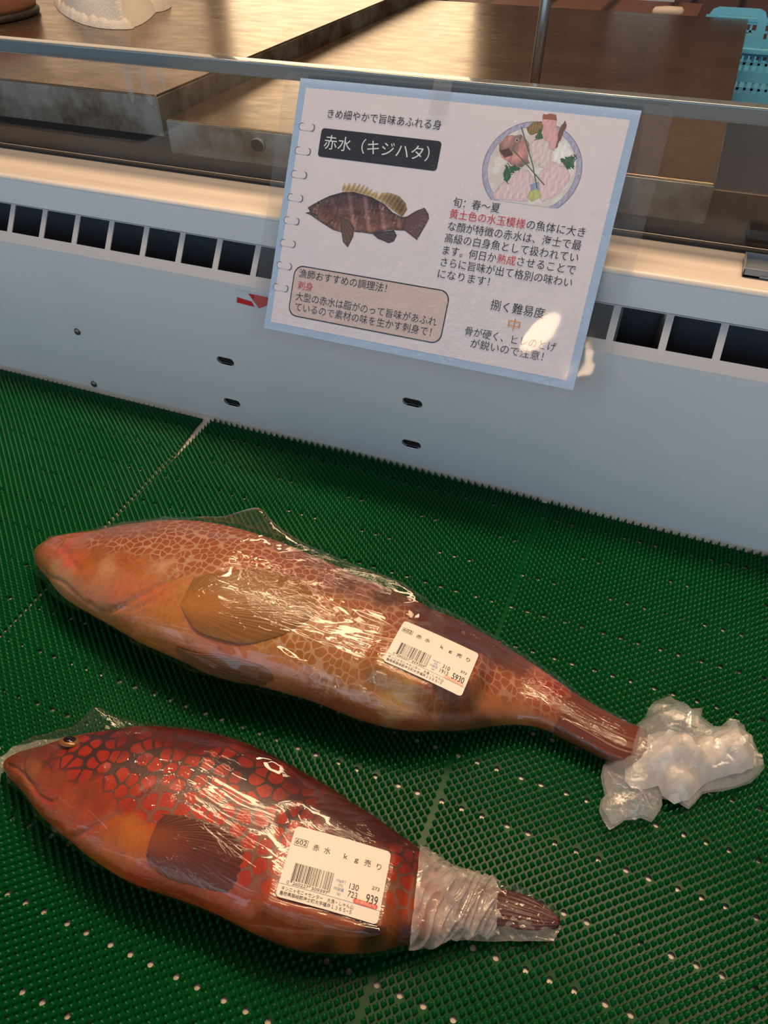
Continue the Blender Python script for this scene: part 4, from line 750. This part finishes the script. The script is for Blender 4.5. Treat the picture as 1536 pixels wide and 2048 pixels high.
def fin(name, ST, outline, base, lift, m, root, thick=.0007, nr=26, na=90, wave=.0004):
    """fin lying on the flank: rays fan from its base to the outline"""
    base = (min(p[0] for p in outline)+.006, base[1]); B = pt(ST, *base); O = crom(np.array([pt(ST, *p) for p in outline]+[pt(ST, *outline[0])]), np.linspace(0, len(outline), na))
    SS = np.array(list(outline)+[outline[0]]); sv = crom(SS, np.linspace(0, len(outline), na)); R = np.linspace(0, 1, nr)
    V = []; U = []
    for i, rr in enumerate(R):
        sq = base[0]+(sv[:, 0]-base[0])*rr; tq = base[1]+(sv[:, 1]-base[1])*rr
        for j in range(na):
            p = body_points(ST, np.array([sq[j]]), np.array([tq[j]]))[0, 0]/1000; c = body_points(ST, np.array([sq[j]]), np.array([tq[j]]), 4)[0, 0]/1000; nn = (c-p)/np.linalg.norm(c-p)
            h = (lift*(1-.55*rr)+thick)*min(1, max(0, (sq[j]-base[0]+.004)/.03))+wave*math.sin(j*1.9)*rr*.3; e = max(0, (rr-.93)/.07); h = h*(1-e)+.0002*e
            V.append(p+nn*h); U.append((rr*.05, j/na))
    F = grid_faces(nr, na); o = fast_mesh(name, np.array(V), F, m, None, True); U = np.array(U); add_uv(o, U[:, 0], U[:, 1], F); return P(o, root)
# cling film: a closed loose skin round the body, bridging hollows, with pulled folds
def crease(k, sc=1.0, st=(1, 1, 1)):
    uv = k.mapping(k.n('ShaderNodeUVMap', uv_map='skin').outputs[0], st)
    n1 = k.noise(uv, 60*sc, 4, .6, 1.5, '2D'); a = k.math('ABSOLUTE', k.math('SUBTRACT', n1, .5)); a = k.math('POWER', k.math('SUBTRACT', 1.0, k.math('MULTIPLY', a, 2.0)), 5.0)
    n2 = k.noise(uv, 22*sc, 3, .5, .8, '2D'); b = k.math('ABSOLUTE', k.math('SUBTRACT', n2, .5)); b = k.math('POWER', k.math('SUBTRACT', 1.0, k.math('MULTIPLY', b, 2.0)), 9.0)
    gate = k.ramp(k.noise(k.n('ShaderNodeUVMap', uv_map='skin').outputs[0], 14, 2, .5, 0, '2D'), [(.42, (.03, .03, .03, 1)), (.62, (1, 1, 1, 1))])
    return k.math('ADD', k.math('MULTIPLY', k.math('MULTIPLY', a, .5), gate), k.math('ADD', k.math('MULTIPLY', b, .8), k.math('MULTIPLY', k.math('MULTIPLY', k.noise(uv, 520*sc, 2, .6, .5, '2D'), gate), .16)))
M['wrap'] = film_mat('cling_film', .006, .022, 1.47, lambda k: crease(k, 1, (.35, 1.2, 1)), hazecol=(200, 190, 190), bs=.45, bd=.0014, geofresnel=True)
M['wrap2'] = film_mat('cling_film_loose', .02, .04, 1.5, lambda k: crease(k, 1.4), hazecol=(220, 220, 222), bs=.5, bd=.002, geofresnel=True)
def make_film(ST, root, s0, s1, off, ns, nt, seed, amp, spike=()):
    ss = np.linspace(s0, s1, ns); th = np.linspace(0, 2*math.pi, nt+1); Pg = body_points(ST, ss, th, off)/1000; Nn = grid_normals(Pg); U, Vv = arcs(Pg)
    Qn = np.stack([U*.55, Vv*1.5], -1); Qn = Qn+.007*np.stack([wav(Qn, 70, seed+21, 9), wav(Qn, 70, seed+22, 9)], -1)+.0025*np.stack([wav(Qn, 190, seed+23, 9), wav(Qn, 190, seed+24, 9)], -1); r1 = 1-np.abs(wav(Qn, 95, seed)); r2 = 1-np.abs(wav(Qn+.01*wav(Qn, 40, seed+1)[..., None], 210, seed+2)); g = np.clip(wav(Qn, 30, seed+3)*.7+.5, 0, 1)
    H = amp*(.9*np.clip(r1, 0, 1)**4*g+.22*np.clip(r2, 0, 1)**3*g+.15*wav(Qn, 60, seed+4))
    for s_, t_, ds, dt, hh in spike:
        dth = (th[None]-t_+math.pi) % (2*math.pi)-math.pi
        H = H+hh/1000*np.exp(-np.abs((ss[:, None]-s_)/ds)**1.6)*np.exp(-np.abs(dth/dt)**1.5)*(1+.25*wav(Qn, 130, seed+8))
    H[:, -1] = H[:, 0]; H = H*np.clip(np.minimum(np.arange(ns), ns-1-np.arange(ns))/3, 0, 1)[:, None]+.0002
    Pg = under_label(Pg+Nn*H[..., None], 1 if root is f1 else 2, .0007); Pg[..., 2] = np.maximum(Pg[..., 2], .0087); F = grid_faces(ns, nt+1)
    o = fast_mesh('plastic_film', Pg.reshape(-1, 3), F, M['wrap'], None, True); add_uv(o, U, Vv, F); return P(o, root)
def crumple(name, poly, z0, hmax, step, m, root, seed, edge=.010, amp=.35, smooth=False, jit=.4, freq=70, zoff=None):
    """crushed film bag: faceted skin over an outline, peaks and valleys at random"""
    rs = np.random.RandomState(seed); pb = refine(poly, step); V2, T = cdt(pb, (), rand_in(pb, step, seed, jit)); d = segdist(V2, pb, True); n = len(V2)
    h = hmax*(1-np.exp(-d/edge)); h = h*(1+amp*wav(V2, freq, seed)+amp*.8*rs.uniform(-1, 1, n)*np.clip(d/step, 0, 1)); h = np.maximum(h, 0)
    base = z0+(zoff(V2) if zoff else 0)+rs.uniform(0, .003, n)*(d < 1e-6); lo = np.maximum(base-.25*h, .0087)
    c = np.cross(np.c_[V2[T[:, 1]]-V2[T[:, 0]], np.zeros(len(T))], np.c_[V2[T[:, 2]]-V2[T[:, 0]], np.zeros(len(T))])[:, 2] < 0; T[c] = T[c][:, ::-1]
    V = np.concatenate([np.c_[V2, base+h], np.c_[V2, lo]]); V[n:][d < 1e-6] = V[:n][d < 1e-6]
    o = fast_mesh(name, V, np.concatenate([T, T[:, ::-1]+n]), m, None, smooth); add_uv(o, V[:, 0], V[:, 1], None)
    return P(o, root)
def flap(name, pts, m, root, sub=5, amp=.0015, seed=3):
    """free sheet of film: pts = rows of 3d points (mm)"""
    A = np.array(pts, float)/1000; nu, nv = A.shape[:2]; R = np.stack([crom(A[i], np.linspace(0, nv-1, (nv-1)*sub+1)) for i in range(nu)]); Gd = np.stack([crom(R[:, j], np.linspace(0, nu-1, (nu-1)*sub+1)) for j in range(R.shape[1])], 1)
    Gd = Gd+amp*np.stack([wav(Gd, 150, seed), wav(Gd, 150, seed+1), wav(Gd, 170, seed+2)], -1); nu, nv = Gd.shape[:2]
    o = fast_mesh(name, Gd.reshape(-1, 3), grid_faces(nu, nv), m, None, True); add_uv(o, Gd[..., 0]+Gd[..., 2]*.3, Gd[..., 1]+Gd[..., 2], None); return P(o, root)

# price label, 60 x 42.5 mm, bent slightly round the fish
M['label'] = mat('label_paper', (240, 230, 218), .5); M['blueink'] = mat('pale_blue_ink', (110, 150, 185), .5); M['pill'] = mat('red_price_patch', (226, 84, 72), .5); M['pillfade'] = mat('faded_orange_patch', (240, 188, 160), .5); M['greyline'] = mat('blue_grey_line', (96, 122, 146), .5); M['pillink'] = mat('pale_ink', (240, 200, 180), .5)
def price_label(root, pos, rv, curve, unit, weight, price, code, patch, wd=.060, ht=.0425):
    ang = float(np.linalg.norm(rv)); Rm = Matrix.Rotation(ang, 3, Vector(rv)); Xa, Ya, Na = (np.array(Rm.col[i]) for i in range(3)); Pc = np.array(pos)
    def lp(u, v, w=0.0):
        a, b = (u/60-.5)*wd, (.5-v/42.5)*ht; return tuple(Pc+Xa*a+Ya*b+Na*(w-curve[0]*(a/.03)**2-curve[1]*(b/.02)**2))
    L = empty('price_label', tuple(Pc)); P(L, root)
    def pp(o): o.parent = L; o.matrix_parent_inverse = Matrix.Translation(-(Vector(L.location))); return o
    bpy.context.view_layer.update()
    def poly(mb, pl, w, mi, step=4):
        r_ = refine(pl, step); V2, T = cdt(r_, (), rand_in(r_, step, 1)); mb.add([lp(u, v, w) for u, v in V2], [tuple(t) for t in T], mi)
    pl = rrect(0, 0, 60, 42.5, 2.6, 5); r_ = refine(pl, 4); V2, T = cdt(r_, (), rand_in(r_, 4, 1)); pp(slab('label_paper', V2, T, .00018, lambda u, v, w: lp(u, v, -w), M['label'], None, True)).data.shade_flat()
    mb = MB(); w1 = .00012
    rs = random.Random(code); u = 5.9; wide = 23.6/95   # barcode modules
    bits = ''.join(rs.choice(['1110100', '1001100', '1101100', '1000010', '1011100', '1001110', '1010000', '1000100', '1001000', '1100110']) for _ in range(12)); bits = '101'+bits[:42]+'01010'+bits[42:84]+'101'
    i = 0
    while i < len(bits):
        if bits[i] == '1':
            j = i
            while j < len(bits) and bits[j] == '1': j += 1
            u0 = 5.9+i*wide; u1 = 5.9+j*wide; lo = 33.4 if i in (0, 2, 46, 48, 92, 94) else 32.2
            mb.add([lp(u0, 22.1, w1), lp(u0, lo, w1), lp(u1, lo, w1), lp(u1, 22.1, w1)], [(0, 1, 2, 3)], 0)
        i = j if bits[i] == '1' else i+1
    pp(mb.build('barcode', [M['ink']]))
    mb = MB()
    poly(mb, [(.2, 34.95), (59.9, 34.95), (59.9, 35.2), (.2, 35.2)], w1*.6, 3, 6); poly(mb, rrect(43.6, 32.3, 58.2, 34.9, 1.2), w1, 4, 3)
    for a in (((2.0, 7.5), (10.0, 7.5), (10, 7.75), (2, 7.75)), ((2, 11.7), (10, 11.7), (10, 11.95), (2, 11.95)), ((2, 7.5), (2.25, 7.5), (2.25, 11.9), (2, 11.9)), ((9.75, 7.5), (10, 7.5), (10, 11.9), (9.75, 11.9))): poly(mb, list(a), w1, 0, 9)
    for t_, u0, vb, u1, em, b, ci in (('602', 2.7, 11.2, 9.3, 4.3, .01, 0), ('赤', 13.4, 12.2, 17.3, 4.4, 0, 0), ('水', 20.2, 12.2, 24.3, 4.4, 0, 0), ('k', 32.6, 12.4, 34.9, 4.6, .01, 0), ('g', 39.3, 12.2, 41.7, 4.0, .01, 0), ('売', 45.3, 12.7, 49.3, 4.4, 0, 0), ('り', 53, 12.9, 55.8, 4.4, 0, 0),
      (code[0], 4.2, 34.6, 5.4, 2.6, 0, 0), (code[1:7], 7.6, 34.6, 17.0, 2.6, 0, 0), (code[7:], 18.8, 34.6, 28.6, 2.6, 0, 0), ('100g当り', 31.6, 26.1, 37.4, 1.9, 0, 2), ('(円)', 33.2, 28.5, 36.2, 1.8, 0, 2), ('内容量', 31.3, 30.9, 37.2, 2.1, 0, 2), ('(g)', 33.4, 33, 35.8, 1.8, 0, 2),
      (unit, 39.8, 28.3, 45.3, 4.8, 0, 0), (weight, 39.2 if len(weight) > 3 else 39.8, 32.7, 45.4, 4.8, 0, 0), ('273', 52.8, 24.9, 57.3, 2.7, .01, 0), (price, 50.6 if len(price) < 4 else 48.6, 33.2, 57.6, 7.2, .035, 0), ('お値段(円)', 45.2, 34.3, 57.0, 1.9, 0, 5),
      ('キンニャモニャセンター　大漁・しゃん山', 2.3, 38.4, 44.6, 2.6, 0, 0), ('島根県隠岐郡海士町大字福井１３６５−５', 2.0, 41.1, 44.2, 2.5, .012, 0)):
        Vt, Ft = text_vf(t_, u0, vb-em*.04, u1, em, b*em/4); mb.add([lp(a, c, w1*1.5) for a, c in Vt], Ft, ci)
    pp(mb.build('printing', [M['ink'], M['label'], M['blueink'], M['greyline'], M[patch], M['pillink']]))
    return L
def eye(root, pos, nrm, r):
    n = Vector(nrm).normalized(); rot = n.to_track_quat('Z', 'Y').to_matrix()
    e = empty('eye', pos); P(e, root); bpy.context.view_layer.update()
    def dome(name, r0, h, m, z0, sx=1.0):
        V = []; F = []; nr, na = 8, 28
        for i in range(nr+1):
            a = math.pi/2*i/nr
            for j in range(na): q = 2*math.pi*j/na; V.append(Vector(pos)+rot@Vector((r0*math.sin(a)*math.cos(q)*sx, r0*math.sin(a)*math.sin(q), z0+h*math.cos(a))))
        F = [(i*na+j, (i+1)*na+j, (i+1)*na+(j+1) % na, i*na+(j+1) % na) for i in range(nr) for j in range(na)]
        o = mesh(name, V, F, m, None, True); o.parent = e; o.matrix_parent_inverse = Matrix.Translation(-Vector(e.location)); return o
    dome('iris', r, r*.45, M['iris'], -.0004, 1.25); dome('pupil', r*.72, r*.38, M['pupil'], .0006, 1.2); return e
M['iris'] = mat('gold_iris', (140, 92, 40), .25, .2); M['pupil'] = mat('dark_pupil', (16, 10, 10), .12, 0)

# red spotted grouper, front
S1[0][2] = 4.5; S1[0][3] = 6; S1[0][4] = 6
f1 = tag(empty('red_grouper', (-.16, .166, .0085)), 'film-wrapped grouper with round bright red spots, nearest the viewer, label 939', 'fish')
make_body(S1, C1, P1, 1, f1, .80, 620, 240, [('gill', -.0014, .0020, (-.006, .001, 0)), ('mouth', -.0016, .0014, None), ('jaw', -.0008, .0014, None), ('eye', .0022, .006, None)])
pe = pt(S1, *P1['eye'][0]); pn = body_points(S1, np.array([P1['eye'][0][0]]), np.array([P1['eye'][0][1]]), 4)[0, 0]-pe
eye(f1, tuple((pe+pn/np.linalg.norm(pn)*1.6)/1000), tuple(pn), .0058)
fin('pectoral_fin', S1, P1['pec'], P1['pecbase'][0], .0004, fin_mat('dark_brown_fin', (66, 24, 13), (122, 62, 34), root=(150, 70, 24)), f1)
ss = np.linspace(.80, 1, 60)
def tailpiece(ST, s0, s1, m, root, ns=90, nt=72, seed=3):
    ss = np.linspace(s0, s1, ns); th = np.linspace(0, 2*math.pi, nt+1); Pg = body_points(ST, ss, th)/1000; Nn = grid_normals(Pg)
    H = .00035*np.sin(np.cos(th)[None]*26+1.5*np.sin(ss[:, None]*20))*np.ones((ns, 1)); Pg = Pg+Nn*H[..., None]; Pg[-1] = Pg[-1].mean(0); Pg[..., 2] = np.maximum(Pg[..., 2], .0088); F = grid_faces(ns, nt+1)
    o = fast_mesh('tail_fin', Pg.reshape(-1, 3), F, m, None, True); U, Vv = arcs(Pg); add_uv(o, U, Vv*4, F); return P(o, root)
tailpiece(S1, .80, 1.0, fin_mat('tail_skin_dark', (52, 14, 10), (98, 34, 22), 26), f1)
make_film(S1, f1, .02, .80, 1.7, 420, 170, 11, .0017, [(.135, .75, .035, .25, 13), (.06, .95, .05, .22, 7), (.43, .75, .05, .15, 4), (.74, .8, .04, .25, 5)])
price_label(f1, *LABELS[1], '130', '723', '939', '0260227309397', 'pill')

# brown spotted grouper, behind
S2[-1][2] = 14; S2[0][2] = 9; S2[0][3] = 10; S2[0][4] = 10
f2 = tag(empty('brown_grouper', (-.22, .326, .0085)), 'larger film-wrapped golden brown grouper, behind the red-spotted one, label 5930', 'fish')
make_body(S2, C2, P2, 2, f2, .86, 680, 250, [('gill', -.0016, .0024, (-.008, .001, 0)), ('gill2', -.0008, .0022, None), ('mouth', -.0016, .0018, None), ('lip', -.0012, .003, None), ('eye', .0034, .0075, None)])
fin('pectoral_fin', S2, P2['pec'], P2['pecbase'][0], .0006, fin_mat('olive_brown_fin', (110, 68, 22), (158, 108, 48), root=(172, 106, 38)), f2)
fin('pelvic_fin', S2, P2['pelvic'], (P2['pelvic'][0][0]+.008, P2['pelvic'][0][1]+.1), .0004, fin_mat('dark_tipped_fin', (84, 52, 32), (160, 104, 66), 7), f2)
tailpiece(S2, .86, 1.0, fin_mat('tail_skin_brown', (84, 38, 18), (126, 62, 32), 26), f2)
make_film(S2, f2, .012, .97, 1.9, 460, 180, 23, .0018, [(.30, .80, .045, .10, 16), (.34, .85, .06, .13, 8), (.55, .8, .12, .15, 5), (.04, 3.5, .05, .5, 6), (.47, 2.45, .1, .1, 2), (.47, .72, .24, .34, 5)])
price_label(f2, *LABELS[2], '310', '1913', '5930', '0260227359309', 'pillfade')
# gathered white film band round the small fish's tail root
def onmat(pl): return [(x/1000, y/1000) for x, y in pl]
M['white_wrap'] = film_mat('gathered_film_white', lambda k: k.math('ADD', -.10, k.math('MULTIPLY', k.noise(k.mapping(k.n('ShaderNodeUVMap', uv_map='skin').outputs[0], (1, 1, 1)), 60, 4, .65, 0, '2D'), .95)), .08, 1.5, lambda k: crease(k, 1.8, (.5, 1, 1)), hazecol=(232, 220, 212), bs=.5, bd=.0015)
def band(name, ST, s0, s1, off, root, m, seed, amp, ns=120, nt=200):
    ss = np.linspace(s0, s1, ns); th = np.linspace(0, 2*math.pi, nt+1); Pg = body_points(ST, ss, th, off)/1000; Nn = grid_normals(Pg); U, Vv = arcs(Pg); Qn = np.stack([U*1.1+Vv*.5, Vv*.8-U*.2], -1)+.006*np.stack([wav(np.stack([U, Vv], -1), 60, 31), wav(np.stack([U, Vv], -1), 60, 32)], -1)
    H = amp*(np.clip(1-np.abs(wav(Qn, 190, seed)), 0, 1)**3+.7*np.clip(1-np.abs(wav(Qn, 420, seed+2)), 0, 1)**3+.3*wav(Qn, 90, seed+3)); H[:, -1] = H[:, 0]
    e = 1-.5*np.clip(1-np.minimum(np.arange(ns), ns-1-np.arange(ns))/6, 0, 1)[:, None]; Pg = Pg+Nn*(H*e)[..., None]
    t3 = np.linspace(0, 2*math.pi, nt+1); Pg[-1] += (Pg[-1]-Pg[-2])*6*np.clip(np.sin(t3*7), 0, 1)[:, None]; Pg[..., 2] = np.maximum(Pg[..., 2], .0084)
    o = fast_mesh(name, Pg.reshape(-1, 3), grid_faces(ns, nt+1), m, None, True); add_uv(o, U, Vv, None); return P(o, root)
band('tail_wrap', S1, .745, .885, 3.4, f1, M['white_wrap'], 5, .0024)
band('tail_sleeve', S1, .86, .992, 2.0, f1, M['wrap2'], 9, .0018)

# crushed end of the large fish's bag: clear film outside, frosted bunched film inside
INNER = [(64, 335), (68, 344), (75, 350), (88, 355), (99, 355), (110, 360), (118, 368), (125, 374), (132, 372), (136, 367), (141, 358), (141, 346), (133, 338), (123, 332), (112, 323), (106, 314), (101, 305), (92, 298), (84, 301), (80, 307), (72, 301), (63, 298), (58, 303), (56, 316)]
OUTER = [(55, 342), (60, 352), (65, 361), (66, 369), (69, 376), (77, 379), (89, 376), (101, 377), (106, 371), (109, 368), (116, 370), (120, 376), (124, 383), (130, 383), (132, 377), (137, 371), (141, 362), (147, 359), (148, 348), (144, 340), (140, 334), (131, 326), (122, 320), (113, 315), (109, 312), (105, 304), (101, 297), (96, 300), (93, 300), (83, 299), (84, 291), (81, 283), (79, 279), (72, 279), (67, 276), (62, 274), (60, 270), (54, 264), (49, 269), (45, 274), (45, 282), (47, 287), (44, 293), (42, 300), (42, 308), (45, 314), (50, 326)]
M['frost'] = film_mat('bunched_film', lambda k: k.math('ADD', .42, k.math('MULTIPLY', k.noise(k.mapping(k.n('ShaderNodeUVMap', uv_map='skin').outputs[0], (1, 1, 1)), 60, 4, .6, 0, '2D'), .65)), .06, 1.5, lambda k: k.noise(k.obj(), 130, 5, .6, 1.6), hazecol=(232, 222, 212), bs=.5, bd=.002)
M['bagfilm'] = film_mat('crushed_bag_film', .12, .05, 1.5, lambda k: k.noise(k.obj(), 110, 4, .6, 1.2), hazecol=(235, 232, 230), bs=.35, bd=.0018)
bag = empty('bag_end', (.095, .33, .0085)); P(bag, f2); bpy.context.view_layer.update()
def sub_(o): o.parent = bag; o.matrix_parent_inverse = Matrix.Translation(-Vector((.095, .33, .0085))); return o
sub_(crumple('frosted_core', onmat(INNER), .0100, .026, .0050, M['frost'], f2, 3, edge=.010, amp=.30, smooth=False, freq=110))
sub_(crumple('frosted_core', [(x*.9+.0095, y*.9+.0335) for x, y in onmat(INNER)], .0100, .020, .0070, M['frost'], f2, 4, edge=.010, amp=.35, smooth=False, freq=90))
sub_(crumple('outer_film', onmat(OUTER), .0092, .033, .0062, M['bagfilm'], f2, 7, edge=.012, amp=.34, jit=.45, freq=90))
sub_(crumple('outer_film', [(x*.97+.0028, y*.96+.014) for x, y in onmat(OUTER)], .0092, .025, .0085, M['bagfilm'], f2, 12, edge=.010, amp=.42, jit=.45, freq=70))

M['hem'] = film_mat('film_hem', .16, .05, 1.5, lambda k: crease(k, 1.6, (.4, 1.5, 1)), hazecol=(215, 208, 190), bs=.5, bd=.0015)
crumple('film_hem', onmat([(-52, 156), (-28, 160), (0, 170), (20, 178), (34, 184), (37, 194), (20, 196), (-20, 192), (-50, 178)]), .0090, .007, .0045, M['hem'], f1, 21, edge=.006, amp=.3)
crumple('film_hem', onmat([(-363, 150), (-358, 166), (-345, 176), (-328, 187), (-318, 186), (-330, 172), (-345, 160), (-350, 146), (-345, 135), (-352, 138)]), .0090, .016, .0050, M['hem'], f1, 22, edge=.010, amp=.3)
